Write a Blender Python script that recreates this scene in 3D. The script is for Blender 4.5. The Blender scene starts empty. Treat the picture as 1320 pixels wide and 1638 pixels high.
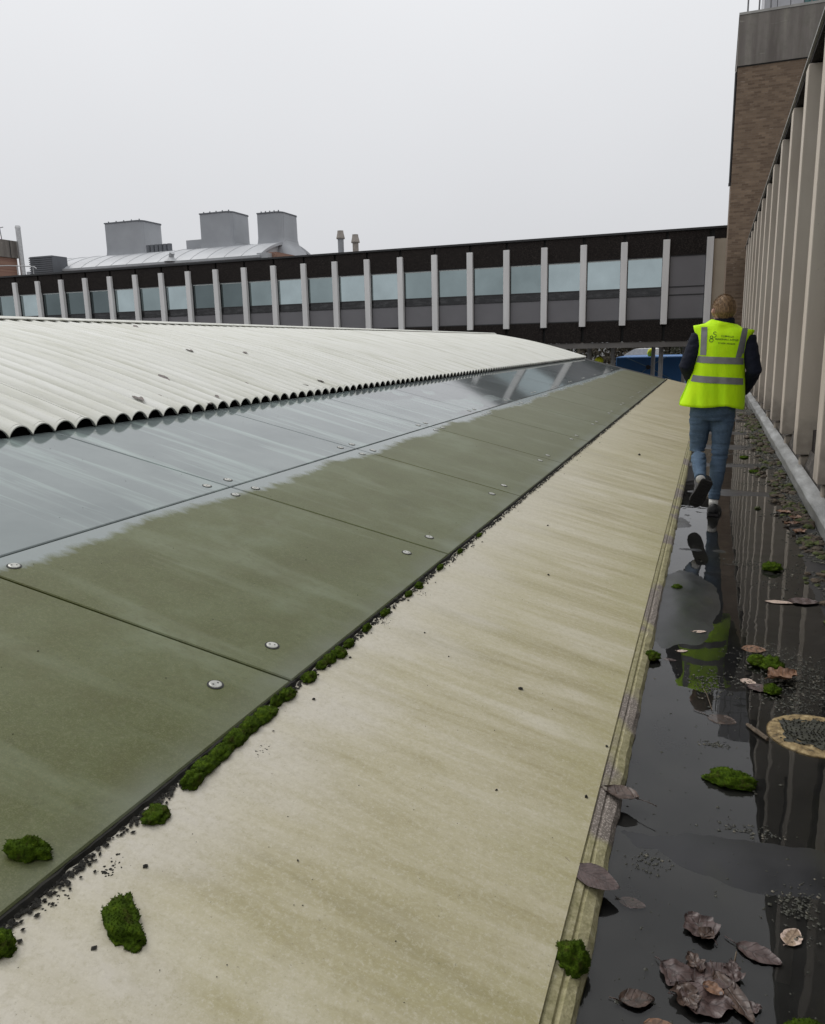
import bpy, bmesh, math, random
from mathutils import Vector, Matrix, noise
random.seed(7)
rad = math.radians
S = bpy.context.scene
COL = S.collection

# ------------------------------------------------------------------ camera
CZ = 1.45
f_px, pitch, roll, yaw = 1250.0, rad(-11.9), rad(-1.3), rad(-20.94)
cp, sp = math.cos(pitch), math.sin(pitch)
FW = Vector((math.sin(yaw)*cp, math.cos(yaw)*cp, sp))
R0 = Vector((math.cos(yaw), -math.sin(yaw), 0)); U0 = R0.cross(FW)
RR = R0*math.cos(roll) + U0*math.sin(roll); UU = -R0*math.sin(roll) + U0*math.cos(roll)
cam = bpy.data.cameras.new('camera'); camo = bpy.data.objects.new('camera', cam); COL.objects.link(camo)
cam.sensor_fit = 'HORIZONTAL'; cam.sensor_width = 36.0; cam.lens = 36.0*f_px/1320.0
cam.clip_start = 0.05; cam.clip_end = 3000
M = Matrix(((RR.x, UU.x, -FW.x, 0), (RR.y, UU.y, -FW.y, 0), (RR.z, UU.z, -FW.z, CZ), (0, 0, 0, 1)))
camo.matrix_world = M
S.camera = camo

# ------------------------------------------------------------------ sky: even overcast, brighter towards the zenith
W = bpy.data.worlds.new('World'); S.world = W; W.use_nodes = True
nt = W.node_tree; nt.nodes.clear()
out = nt.nodes.new('ShaderNodeOutputWorld'); bg = nt.nodes.new('ShaderNodeBackground')
sky = nt.nodes.new('ShaderNodeTexSky'); sky.sky_type = 'NISHITA'; sky.sun_disc = False
sky.sun_elevation = rad(52); sky.sun_rotation = rad(291); sky.air_density = 1.0; sky.dust_density = 6.0
hs = nt.nodes.new('ShaderNodeHueSaturation'); hs.inputs['Saturation'].default_value = 0.1
tc = nt.nodes.new('ShaderNodeTexCoord'); sx = nt.nodes.new('ShaderNodeSeparateXYZ')
mr = nt.nodes.new('ShaderNodeMapRange'); mr.inputs['From Min'].default_value = 0.0; mr.inputs['From Max'].default_value = 1.0
mr.inputs['To Min'].default_value = 0.0; mr.inputs['To Max'].default_value = 1.0
cr = nt.nodes.new('ShaderNodeValToRGB')
cr.color_ramp.elements[0].color = (5.95, 6.05, 6.3, 1); cr.color_ramp.elements[0].position = 0.0
cr.color_ramp.elements[1].color = (11.6, 11.8, 12.1, 1); cr.color_ramp.elements[1].position = 1.0
e = cr.color_ramp.elements.new(0.38); e.color = (8.0, 8.1, 8.35, 1)
cn = nt.nodes.new('ShaderNodeTexNoise'); cn.inputs['Scale'].default_value = 2.2; cn.inputs['Detail'].default_value = 4
cm = nt.nodes.new('ShaderNodeMapRange'); cm.inputs['To Min'].default_value = 0.95; cm.inputs['To Max'].default_value = 1.05
mul = nt.nodes.new('ShaderNodeMix'); mul.data_type = 'RGBA'; mul.blend_type = 'MULTIPLY'; mul.inputs[0].default_value = 1.0
mx = nt.nodes.new('ShaderNodeMix'); mx.data_type = 'RGBA'; mx.inputs[0].default_value = 0.96
nt.links.new(sky.outputs[0], hs.inputs['Color'])
nt.links.new(tc.outputs['Generated'], sx.inputs[0]); nt.links.new(sx.outputs['Z'], mr.inputs['Value'])
nt.links.new(mr.outputs[0], cr.inputs[0])
nt.links.new(tc.outputs['Generated'], cn.inputs['Vector']); nt.links.new(cn.outputs[0], cm.inputs['Value'])
nt.links.new(cr.outputs[0], mul.inputs[6]); nt.links.new(cm.outputs[0], mul.inputs[7])
nt.links.new(hs.outputs[0], mx.inputs[6]); nt.links.new(mul.outputs[2], mx.inputs[7])
nt.links.new(mx.outputs[2], bg.inputs['Color']); bg.inputs['Strength'].default_value = 0.1
nt.links.new(bg.outputs[0], out.inputs[0])

sun = bpy.data.lights.new('sun', 'SUN'); suno = bpy.data.objects.new('sun', sun); COL.objects.link(suno)
sun.energy = 1.1; sun.angle = rad(22); sun.color = (1.0, 0.97, 0.93)
sd = Vector((-0.62, 0.24, 0.84)).normalized()
suno.rotation_euler = sd.to_track_quat('Z', 'Y').to_euler()
S.view_settings.view_transform = 'Standard'; S.view_settings.look = 'None'
S.view_settings.exposure = 0.07; S.view_settings.gamma = 1.0; S.view_settings.use_curve_mapping = False
S.cycles.use_denoising = True
S.cycles.max_bounces = 8

# ------------------------------------------------------------------ helpers
class MB:
    def __init__(s): s.v = []; s.f = []
    def add(s, vs, fs):
        o = len(s.v); s.v += [tuple(v) for v in vs]; s.f += [tuple(i+o for i in f) for f in fs]; return s
    def box(s, x0, x1, y0, y1, z0, z1):
        return s.add([(x0,y0,z0),(x1,y0,z0),(x1,y1,z0),(x0,y1,z0),(x0,y0,z1),(x1,y0,z1),(x1,y1,z1),(x0,y1,z1)],
              [(0,3,2,1),(4,5,6,7),(0,1,5,4),(1,2,6,5),(2,3,7,6),(3,0,4,7)])
    def bbox(s, x0, x1, y0, y1, z0, z1, b=0.01):      # box with chamfered vertical and horizontal edges
        bm = bmesh.new(); bmesh.ops.create_cube(bm, size=1)
        for v in bm.verts:
            v.co = Vector(((x0+x1)/2+v.co.x*(x1-x0), (y0+y1)/2+v.co.y*(y1-y0), (z0+z1)/2+v.co.z*(z1-z0)))
        bmesh.ops.bevel(bm, geom=bm.edges[:], offset=b, segments=1, affect='EDGES')
        bm.verts.index_update()
        s.add([v.co for v in bm.verts], [[v.index for v in f.verts] for f in bm.faces]); bm.free(); return s
    def tube(s, pts, radii, n=8, caps=True):
        pts = [Vector(p) for p in pts]; rings = []
        for i, p in enumerate(pts):
            d = (pts[min(i+1, len(pts)-1)] - pts[max(i-1, 0)]).normalized()
            a = Vector((0,0,1)) if abs(d.z) < 0.9 else Vector((0,1,0))
            u = d.cross(a).normalized(); w = d.cross(u).normalized()
            r = radii[i] if hasattr(radii, '__len__') else radii
            ru, rw = r if hasattr(r, '__len__') else (r, r)
            rings.append([p + u*ru*math.cos(2*math.pi*k/n) + w*rw*math.sin(2*math.pi*k/n) for k in range(n)])
        s.loft(rings, caps); return s
    def loft(s, rings, caps=True):
        n = len(rings[0]); vs = [v for r in rings for v in r]; fs = []
        for i in range(len(rings)-1):
            for k in range(n):
                fs.append((i*n+k, i*n+(k+1) % n, (i+1)*n+(k+1) % n, (i+1)*n+k))
        if caps:
            fs.append(tuple(range(n-1, -1, -1))); fs.append(tuple((len(rings)-1)*n+k for k in range(n)))
        return s.add(vs, fs)
    def grid(s, fn, nu, nv):
        vs = [fn(i/nu, j/nv) for j in range(nv+1) for i in range(nu+1)]
        fs = [(j*(nu+1)+i, j*(nu+1)+i+1, (j+1)*(nu+1)+i+1, (j+1)*(nu+1)+i) for j in range(nv) for i in range(nu)]
        return s.add(vs, fs)
    def mesh(s, name, off=(0,0,0), smooth=False):
        me = bpy.data.meshes.new(name); o = Vector(off)
        me.from_pydata([tuple(Vector(v)-o) for v in s.v], [], s.f); me.validate(); me.update()
        bm = bmesh.new(); bm.from_mesh(me); bmesh.ops.recalc_face_normals(bm, faces=bm.faces[:]); bm.to_mesh(me); bm.free()
        if smooth: me.polygons.foreach_set('use_smooth', [True]*len(me.polygons))
        return me

def link(name, me, m=None, parent=None, loc=(0,0,0)):
    o = bpy.data.objects.new(name, me); COL.objects.link(o); o.location = loc
    if me is not None and m is not None and len(me.materials) == 0: me.materials.append(m)
    if parent is not None: o.parent = parent
    return o
def tag(o, label=None, cat=None, group=None, kind=None):
    if label: o['label'] = label
    if cat: o['category'] = cat
    if group: o['group'] = group
    if kind: o['kind'] = kind
    return o
def thing(name, label, cat, loc=(0,0,0), group=None):
    o = bpy.data.objects.new(name, None); COL.objects.link(o); o.location = loc; o.empty_display_size = 0.2
    return tag(o, label, cat, group)
def part(name, mb, m, root, smooth=False, base=None):
    """mesh given in world coordinates, parented under root (or a part of root: pass base=root location)"""
    off = Vector(base) if base is not None else Vector(root.location)
    return link(name, mb.mesh(name, off, smooth), m, root)
def autosmooth(o, ang=40):
    me = o.data
    for p in me.polygons: p.use_smooth = True
    bm = bmesh.new(); bm.from_mesh(me)
    for e_ in bm.edges:
        if len(e_.link_faces) == 2 and e_.calc_face_angle(0) > rad(ang): e_.smooth = False
    bm.to_mesh(me); bm.free()

# ------------------------------------------------------------------ materials
class MT:
    def __init__(s, name, base=(0.5,0.5,0.5), rough=0.6, metal=0.0, spec=0.5):
        s.m = bpy.data.materials.new(name); s.m.use_nodes = True; s.nt = s.m.node_tree
        s.b = s.nt.nodes['Principled BSDF']; s.set('Base Color', (*base, 1)); s.set('Roughness', rough)
        s.set('Metallic', metal); s.set('Specular IOR Level', spec)
        s._pos = None
    def set(s, k, v):
        if hasattr(v, 'links') or isinstance(v, bpy.types.NodeSocket): s.nt.links.new(v, s.b.inputs[k])
        else: s.b.inputs[k].default_value = v
        return s
    def n(s, t, **kw):
        nd = s.nt.nodes.new('ShaderNode'+t)
        for k, v in kw.items():
            key = k.replace('_', ' ')
            if key in nd.inputs.keys():
                if isinstance(v, bpy.types.NodeSocket): s.nt.links.new(v, nd.inputs[key])
                else: nd.inputs[key].default_value = v
            else: setattr(nd, k, v)
        return nd
    def pos(s, scale=(1,1,1), obj=False, rot=(0,0,0)):
        src = s.n('TexCoord').outputs['Object'] if obj else s.n('NewGeometry').outputs['Position']
        mp = s.n('Mapping'); s.nt.links.new(src, mp.inputs['Vector'])
        mp.inputs['Scale'].default_value = scale; mp.inputs['Rotation'].default_value = rot
        return mp.outputs[0]
    def axis(s, i, obj=False):
        sx = s.n('SeparateXYZ'); s.nt.links.new(s.pos(obj=obj), sx.inputs[0]); return sx.outputs[i]
    def noise(s, scale, vec=None, detail=4, rough=0.55, dist=0.0):
        nd = s.n('TexNoise', Scale=scale, Detail=detail, Roughness=rough, Distortion=dist)
        s.nt.links.new(vec if vec is not None else s.pos(), nd.inputs['Vector']); return nd.outputs[0]
    def rng(s, v, a, b, c=0.0, d=1.0, smooth=False):
        nd = s.n('MapRange'); nd.clamp = True
        if smooth: nd.interpolation_type = 'SMOOTHSTEP'
        s.nt.links.new(v, nd.inputs['Value'])
        for k, q in zip(('From Min','From Max','To Min','To Max'), (a,b,c,d)): nd.inputs[k].default_value = q
        return nd.outputs[0]
    def math(s, op, a, b=None):
        nd = s.n('Math', operation=op)
        for i, q in enumerate((a, b)):
            if q is None: continue
            if isinstance(q, bpy.types.NodeSocket): s.nt.links.new(q, nd.inputs[i])
            else: nd.inputs[i].default_value = q
        return nd.outputs[0]
    def ramp(s, v, stops):
        nd = s.n('ValToRGB'); r = nd.color_ramp
        while len(r.elements) < len(stops): r.elements.new(0.5)
        for el, (p, c) in zip(r.elements, stops): el.position = p; el.color = (*c, 1)
        s.nt.links.new(v, nd.inputs[0]); return nd.outputs[0]
    def mix(s, fac, a, b, mode='MIX'):
        nd = s.n('Mix', data_type='RGBA', blend_type=mode)
        for i, q in ((0, fac), (6, a), (7, b)):
            if isinstance(q, bpy.types.NodeSocket): s.nt.links.new(q, nd.inputs[i])
            elif i == 0: nd.inputs[i].default_value = q
            else: nd.inputs[i].default_value = (*q, 1)
        return nd.outputs[2]
    def bump(s, h, strength=0.3, dist=0.01):
        nd = s.n('Bump', Strength=strength, Distance=dist); s.nt.links.new(h, nd.inputs['Height'])
        s.nt.links.new(nd.outputs[0], s.b.inputs['Normal']); return s

def simple(name, base, rough=0.6, metal=0.0, var=0.15, scale=6.0, bump=0.0, bscale=60.0, spec=0.5):
    t = MT(name, base, rough, metal, spec)
    n = t.noise(scale); c = t.ramp(n, [(0.3, tuple(x*(1-var) for x in base)), (0.7, tuple(min(1, x*(1+var)) for x in base))])
    t.set('Base Color', c)
    if bump: t.bump(t.noise(bscale), bump, 0.01)
    return t.m

MATS = {}
def build_materials():
    # cream painted eaves sheet, stained in streaks that run down the slope
    t = MT('cream_sheet', rough=0.5)
    st = t.noise(1.0, t.pos((0.62, 6.0, 0.5)), 7, 0.66, 0.35)
    bl2 = t.noise(2.2, t.pos((1.0, 1.5, 1)), 8, 0.68, 0.4)
    mm = t.n('Mix', data_type='FLOAT'); t.nt.links.new(t.rng(t.axis(1), 0.8, 3.8, 0.5, 0.92), mm.inputs[0]); t.nt.links.new(bl2, mm.inputs[2]); t.nt.links.new(st, mm.inputs[3]); st = mm.outputs[0]
    big = t.noise(0.9, t.pos((1.2, 0.8, 1)), 3)
    fine = t.noise(170.0, None, 2); blot = t.noise(14.0, None, 5, 0.65)
    c = t.ramp(st, [(0.32, (0.22, 0.188, 0.082)), (0.43, (0.335, 0.295, 0.157)), (0.53, (0.43, 0.39, 0.257)), (0.65, (0.525, 0.49, 0.385))])
    c = t.mix(t.rng(big, 0.42, 0.68, 0, 0.6), c, (0.365, 0.33, 0.175))
    xx = t.axis(0)
    edge = t.math('ADD', xx, t.rng(t.noise(2.3, t.pos((0.6, 2.2, 1))), 0.2, 0.8, -0.28, 0.28))
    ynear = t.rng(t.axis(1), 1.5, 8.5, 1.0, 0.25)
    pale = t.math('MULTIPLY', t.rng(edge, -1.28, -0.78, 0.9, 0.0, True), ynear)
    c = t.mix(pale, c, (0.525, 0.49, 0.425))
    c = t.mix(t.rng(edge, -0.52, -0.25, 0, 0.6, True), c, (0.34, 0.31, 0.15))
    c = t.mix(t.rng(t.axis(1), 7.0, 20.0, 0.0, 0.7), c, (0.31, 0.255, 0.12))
    c = t.mix(t.rng(blot, 0.5, 0.75, 0, 0.25), c, (0.30, 0.27, 0.16))
    c = t.mix(t.rng(t.noise(62.0, None, 6, 0.85), 0.5, 0.68, 0, 0.45), c, (0.27, 0.235, 0.13))
    c = t.mix(t.rng(t.noise(62.0, t.pos((1, 1, 1.7)), 6, 0.85), 0.5, 0.34, 0, 0.4), c, (0.60, 0.565, 0.46))
    c = t.mix(t.rng(t.noise(1.0, t.pos((3.0, 22, 2)), 6, 0.7), 0.45, 0.75, 0, 0.4), c, (0.55, 0.51, 0.40))
    c = t.mix(t.rng(t.noise(38.0, None, 4, 0.75), 0.5, 0.72, 0, 0.4), c, (0.33, 0.295, 0.18))
    c = t.mix(t.rng(fine, 0.58, 0.72, 0, 0.35), c, (0.56, 0.53, 0.45))
    c = t.mix(t.rng(t.noise(95.0, None, 3, 0.7), 0.66, 0.74, 0, 0.6), c, (0.14, 0.125, 0.08))
    t.set('Base Color', c); t.set('Roughness', t.rng(st, 0.3, 0.7, 0.36, 0.58))
    t.bump(t.mix(0.5, blot, fine), 0.12, 0.004); MATS['cream'] = t.m

    # lower row of glazing: algae film, thinning to clean glass under the upper joint
    t = MT('algae_glass', rough=0.4, spec=0.3)
    st = t.noise(1.0, t.pos((0.8, 4.5, 0.5)), 5, 0.55, 0.4)
    cl = t.noise(1.35, None, 6, 0.68); fine = t.noise(230.0, None, 3, 0.7)
    c = t.ramp(cl, [(0.30, (0.054, 0.060, 0.008)), (0.44, (0.068, 0.078, 0.015)), (0.54, (0.084, 0.097, 0.030)), (0.66, (0.118, 0.140, 0.070))])
    c = t.mix(t.rng(st, 0.54, 0.74, 0, 0.7), c, (0.165, 0.190, 0.115))
    c = t.mix(t.rng(t.axis(1), 5.0, 17.0, 0, 0.75), c, (0.085, 0.077, 0.030))
    c = t.mix(t.rng(fine, 0.5, 0.72, 0, 0.6), c, (0.17, 0.172, 0.075))
    c = t.mix(t.rng(t.noise(75.0, None, 5, 0.85), 0.5, 0.66, 0, 0.55), c, (0.15, 0.155, 0.075))
    c = t.mix(t.rng(t.noise(33.0, t.pos((1, 1.4, 1)), 5, 0.85), 0.52, 0.68, 0, 0.45), c, (0.050, 0.052, 0.014))
    c = t.mix(t.rng(t.noise(5.0, None, 5, 0.7), 0.5, 0.72, 0, 0.5), c, (0.072, 0.070, 0.015))
    ex = t.math('ADD', t.axis(0), t.rng(t.noise(1.0, t.pos((3.0, 9, 1)), 6, 0.7), 0.25, 0.75, -0.055, 0.055))
    ex = t.math('ADD', ex, t.rng(t.noise(1.3, t.pos((0.2, 1, 1)), 2), 0.3, 0.7, -0.05, 0.05))
    film = t.rng(ex, -2.535, -2.47, 0, 1)
    c = t.mix(film, (0.235, 0.265, 0.26), c)
    lo = t.math('MULTIPLY', t.rng(t.axis(0), -1.43, -1.32, 0, 0.6), t.rng(t.noise(2.0, None, 3), 0.35, 0.6))
    c = t.mix(lo, c, (0.15, 0.165, 0.13))
    t.set('Base Color', c); t.set('Roughness', t.rng(film, 0, 1, 0.16, 0.42))
    t.bump(fine, 0.05, 0.002); MATS['algae'] = t.m

    # upper row: wet glass with a chalky film near the camera, bare and mirror-like farther on
    t = MT('grey_glass', rough=0.08, spec=0.5)
    st = t.noise(1.0, t.pos((0.45, 6.5, 0.5)), 6, 0.6, 0.5)
    cl = t.noise(1.6, None, 4, 0.6)
    c = t.ramp(cl, [(0.3, (0.135, 0.162, 0.162)), (0.7, (0.20, 0.232, 0.228))])
    c = t.mix(t.rng(st, 0.5, 0.72, 0, 0.85), c, (0.34, 0.42, 0.39))
    wet = t.rng(t.math('ADD', t.axis(1), t.rng(t.noise(0.8, t.pos((1.6, 0.9, 1)), 3), 0.3, 0.7, -2.6, 2.6)), 9.1, 9.25, 0, 1)
    c = t.mix(wet, c, (0.135, 0.152, 0.154))
    c = t.mix(t.rng(t.noise(60, None, 4, 0.7), 0.68, 0.76, 0, 0.5), c, (0.10, 0.10, 0.09))
    t.set('Base Color', c)
    t.set('Roughness', t.math('ADD', t.rng(wet, 0, 1, 0.075, 0.055), t.rng(st, 0.55, 0.8, 0, 0.10)))
    MATS['grey_glass'] = t.m

    # white fibre-cement corrugated sheet
    t = MT('corrugated_white', rough=0.75)
    st = t.noise(1.0, t.pos((0.9, 9, 0.6)), 6, 0.65, 0.3); sp_ = t.noise(9.0, None, 6, 0.7); sp2 = t.noise(55.0, None, 4, 0.7)
    c = t.ramp(st, [(0.25, (0.42, 0.42, 0.35)), (0.45, (0.565, 0.565, 0.515)), (0.6, (0.615, 0.615, 0.575)), (0.75, (0.66, 0.66, 0.63))])
    c = t.mix(t.rng(t.noise(1.0, t.pos((0.5, 26, 0.5)), 4, 0.6), 0.48, 0.72, 0, 0.45), c, (0.47, 0.47, 0.40))
    c = t.mix(t.rng(sp_, 0.56, 0.78, 0, 0.4), c, (0.50, 0.50, 0.38))
    c = t.mix(t.rng(sp2, 0.62, 0.72, 0, 0.55), c, (0.42, 0.41, 0.35))
    t.set('Base Color', c); t.bump(sp2, 0.25, 0.004); MATS['white'] = t.m

    # gutter floor: dark wet roofing felt
    t = MT('gutter_felt', rough=0.2, spec=0.3)
    cl = t.noise(3.0, None, 5, 0.6); gr = t.noise(120.0, None, 3, 0.7)
    c = t.ramp(cl, [(0.35, (0.011, 0.0115, 0.013)), (0.65, (0.024, 0.024, 0.026))])
    c = t.mix(t.rng(t.noise(1.4, t.pos((2.5, 1, 1)), 4), 0.55, 0.75, 0, 0.6), c, (0.03, 0.031, 0.017))
    c = t.mix(t.rng(t.noise(42.0, None, 2, 0.6), 0.74, 0.78, 0, 0.6), c, (0.08, 0.076, 0.068))
    t.set('Base Color', c); t.set('Roughness', t.rng(cl, 0.3, 0.7, 0.26, 0.42)); t.bump(gr, 0.05, 0.002); MATS['felt'] = t.m

    # standing water: clear film, reflection by angle
    m = bpy.data.materials.new('standing_water'); m.use_nodes = True; w = m.node_tree; w.nodes.clear()
    o_ = w.nodes.new('ShaderNodeOutputMaterial'); ms = w.nodes.new('ShaderNodeMixShader'); tr = w.nodes.new('ShaderNodeBsdfTransparent')
    gl = w.nodes.new('ShaderNodeBsdfGlossy'); fr = w.nodes.new('ShaderNodeFresnel'); fr.inputs['IOR'].default_value = 1.36
    tr.inputs['Color'].default_value = (0.86, 0.85, 0.80, 1); gl.inputs['Roughness'].default_value = 0.012; gl.inputs['Color'].default_value = (1, 1, 1, 1)
    bp = w.nodes.new('ShaderNodeBump'); bp.inputs['Strength'].default_value = 0.07; bp.inputs['Distance'].default_value = 0.01
    nn = w.nodes.new('ShaderNodeTexNoise'); nn.inputs['Scale'].default_value = 5.0; nn.inputs['Detail'].default_value = 2
    gg = w.nodes.new('ShaderNodeNewGeometry'); w.links.new(gg.outputs['Position'], nn.inputs['Vector']); w.links.new(nn.outputs[0], bp.inputs['Height'])
    w.links.new(bp.outputs[0], gl.inputs['Normal'])
    w.links.new(fr.outputs[0], ms.inputs[0]); w.links.new(tr.outputs[0], ms.inputs[1]); w.links.new(gl.outputs[0], ms.inputs[2]); w.links.new(ms.outputs[0], o_.inputs[0])
    MATS['water'] = m

    # mossy kerb
    t = MT('kerb_concrete', rough=0.8)
    a = t.noise(40.0, None, 4, 0.7); b = t.noise(1.6, t.pos((1, 1, 1)), 3); vo = t.n('TexVoronoi', Scale=130.0); t.nt.links.new(t.pos(), vo.inputs['Vector'])
    c = t.ramp(a, [(0.3, (0.20, 0.185, 0.085)), (0.6, (0.34, 0.31, 0.18)), (0.75, (0.45, 0.42, 0.30))])
    agg = t.ramp(vo.outputs['Distance'], [(0.1, (0.42, 0.37, 0.33)), (0.5, (0.17, 0.145, 0.125))])
    c = t.mix(t.rng(b, 0.50, 0.54, 0, 1), c, agg)
    t.set('Base Color', c); t.bump(t.mix(0.5, a, vo.outputs['Distance']), 0.4, 0.006); MATS['kerb'] = t.m

    # tan precast concrete columns
    t = MT('tan_concrete', rough=0.85)
    a = t.noise(1.2, t.pos((1.5, 1.5, 0.5)), 4); b = t.noise(45.0, None, 4, 0.7); pz = t.axis(2)
    c = t.ramp(a, [(0.3, (0.45, 0.39, 0.325)), (0.7, (0.56, 0.50, 0.43))])
    c = t.mix(t.rng(t.noise(0.55, t.pos((3, 3, 0.4)), 3), 0.5, 0.7, 0, 0.45), c, (0.38, 0.335, 0.28))
    c = t.mix(t.rng(b, 0.66, 0.72, 0, 0.6), c, (0.10, 0.085, 0.07))
    low = t.rng(t.math('ADD', pz, t.rng(t.noise(6.0, None, 5), 0.2, 0.8, -0.25, 0.25)), 0.25, 0.65, 0.75, 0)
    c = t.mix(low, c, (0.21, 0.18, 0.15))
    t.set('Base Color', c); t.bump(b, 0.3, 0.006); MATS['tan'] = t.m

    t = MT('pale_concrete', rough=0.8)
    a = t.noise(0.7, t.pos((4, 1, 0.5)), 4); c = t.ramp(a, [(0.3, (0.66, 0.65, 0.635)), (0.7, (0.78, 0.77, 0.755))])
    t.set('Base Color', c); MATS['pale_col'] = t.m

    # dark exposed-aggregate panels
    t = MT('dark_aggregate', rough=0.9, spec=0.25)
    vo = t.n('TexVoronoi', Scale=38.0); t.nt.links.new(t.pos(), vo.inputs['Vector'])
    big = t.noise(0.8, t.pos((1, 1, 0.5)), 4)
    c = t.ramp(vo.outputs['Color'], [(0.1, (0.009, 0.007, 0.0065)), (0.6, (0.019, 0.0155, 0.014)), (0.95, (0.050, 0.041, 0.036))])
    c = t.mix(t.rng(big, 0.4, 0.7, 0, 0.4), c, (0.022, 0.017, 0.015))
    t.set('Base Color', c); t.bump(vo.outputs['Distance'], 0.6, 0.01); MATS['agg'] = t.m

    t = MT('plinth_render', rough=0.9)
    a = t.noise(11.0, None, 6, 0.7); b = t.noise(60, None, 4, 0.8)
    c = t.ramp(a, [(0.35, (0.028, 0.025, 0.023)), (0.55, (0.075, 0.066, 0.058)), (0.7, (0.24, 0.20, 0.165))])
    t.set('Base Color', c); t.bump(t.mix(0.5, a, b), 0.8, 0.02); MATS['plinth'] = t.m

    # brick
    t = MT('brown_brick', rough=0.9, spec=0.3)
    br = t.n('TexBrick', Scale=1.0, Mortar_Size=0.006, Brick_Width=0.225, Row_Height=0.075, Bias=0.0, Mortar_Smooth=0.3)
    cx = t.n('CombineXYZ'); sx = t.n('SeparateXYZ'); t.nt.links.new(t.pos(), sx.inputs[0])
    t.nt.links.new(t.math('ADD', sx.outputs[0], sx.outputs[1]), cx.inputs[0]); t.nt.links.new(sx.outputs[2], cx.inputs[1])
    t.nt.links.new(cx.outputs[0], br.inputs['Vector'])
    br.inputs['Color1'].default_value = (0.128, 0.086, 0.058, 1); br.inputs['Color2'].default_value = (0.245, 0.175, 0.12, 1); br.inputs['Mortar'].default_value = (0.19, 0.155, 0.122, 1)
    c = t.mix(t.rng(t.noise(1.1, None, 4), 0.35, 0.7, 0, 0.5), br.outputs['Color'], (0.125, 0.09, 0.066))
    c = t.mix(t.rng(t.noise(1.0, t.pos((3.0, 3.0, 13)), 3, 0.7), 0.60, 0.70, 0, 0.6), c, (0.34, 0.275, 0.212))
    c = t.mix(t.rng(t.noise(1.0, t.pos((3.3, 3.3, 13.4)), 3, 0.7), 0.36, 0.28, 0, 0.55), c, (0.075, 0.052, 0.038))
    t.set('Base Color', c); t.bump(br.outputs['Fac'], -0.4, 0.01); MATS['brick'] = t.m

    t = MT('red_brick', rough=0.9)
    br = t.n('TexBrick', Scale=1.0, Mortar_Size=0.008, Brick_Width=0.225, Row_Height=0.15)
    t.nt.links.new(t.pos((1, 1, 1), rot=(rad(90), 0, 0)), br.inputs['Vector'])
    br.inputs['Color1'].default_value = (0.22, 0.11, 0.08, 1); br.inputs['Color2'].default_value = (0.30, 0.17, 0.12, 1); br.inputs['Mortar'].default_value = (0.26, 0.21, 0.18, 1)
    t.set('Base Color', br.outputs['Color']); MATS['red_brick'] = t.m

    # weathered concrete band
    t = MT('weathered_concrete', rough=0.9)
    a = t.noise(1.0, t.pos((2.6, 2.6, 0.25)), 5, 0.65); b = t.noise(4.0, None, 5, 0.7)
    c = t.ramp(a, [(0.3, (0.125, 0.108, 0.098)), (0.55, (0.20, 0.18, 0.162)), (0.75, (0.26, 0.24, 0.205))])
    c = t.mix(t.rng(b, 0.45, 0.7, 0, 0.45), c, (0.13, 0.128, 0.10))
    lm = t.n('TexNoise', Scale=1.0, Detail=4); t.nt.links.new(t.pos((1.2, 1.2, 9)), lm.inputs['Vector'])
    c = t.mix(t.rng(lm.outputs[0], 0.66, 0.74, 0, 0.6), c, (0.36, 0.34, 0.30))
    t.set('Base Color', c); t.bump(b, 0.2, 0.01); MATS['conc'] = t.m

    # zinc cladding with upright seams
    t = MT('zinc_cladding', rough=0.5, metal=0.0)
    w_ = t.n('TexWave', Scale=1.0, wave_type='BANDS', bands_direction='X'); t.nt.links.new(t.pos((2.4, 2.4, 0)), w_.inputs['Vector'])
    a = t.noise(0.25, None, 4); c = t.ramp(a, [(0.3, (0.27, 0.28, 0.297)), (0.7, (0.345, 0.357, 0.375))])
    c = t.mix(t.rng(w_.outputs['Fac'], 0.0, 0.06, 0.5, 0), c, (0.12, 0.125, 0.135))
    t.set('Base Color', c); MATS['zinc'] = t.m
    MATS['zinc_roof'] = simple('zinc_roof', (0.37, 0.382, 0.40), 0.55, var=0.12, scale=0.3)
    MATS['zinc_dark'] = simple('zinc_dark', (0.115, 0.122, 0.135), 0.55, var=0.15, scale=0.4)
    MATS['zinc_light'] = simple('zinc_light', (0.40, 0.41, 0.42), 0.5, var=0.1, scale=0.5)

    # alloy flashing
    t = MT('flashing_alloy', rough=0.45, metal=0.35)
    a = t.noise(1.0, t.pos((9, 1.6, 9)), 5, 0.7); c = t.ramp(a, [(0.3, (0.13, 0.13, 0.122)), (0.5, (0.24, 0.242, 0.235)), (0.72, (0.40, 0.405, 0.40))])
    c = t.mix(t.rng(t.noise(7.0, None, 5, 0.7), 0.55, 0.72, 0, 0.5), c, (0.22, 0.21, 0.18))
    t.set('Base Color', c); t.bump(t.noise(5.0), 0.25, 0.02); MATS['flash'] = t.m
    MATS['coping'] = simple('coping_metal', (0.30, 0.29, 0.27), 0.5, 0.2, 0.25, 1.5)
    MATS['black'] = simple('black_sealant', (0.012, 0.012, 0.011), 0.7)
    t = MT('eave_shade_black', (0.003, 0.003, 0.003), 0.95, spec=0.0); MATS['void'] = t.m  # flat black that paints the shade inside the eave openings
    MATS['frame'] = simple('dark_frame', (0.018, 0.018, 0.019), 0.45)
    MATS['disc'] = simple('steel_disc', (0.42, 0.42, 0.385), 0.4, 0.4, 0.2, 30)
    MATS['grey_panel'] = simple('grey_panel', (0.165, 0.16, 0.168), 0.5, var=0.06, scale=1.0)
    MATS['beige_panel'] = simple('beige_panel', (0.45, 0.385, 0.30), 0.7, var=0.06, scale=1.0)
    MATS['soffit'] = simple('soffit', (0.16, 0.15, 0.14), 0.8, scale=1.0)
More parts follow.
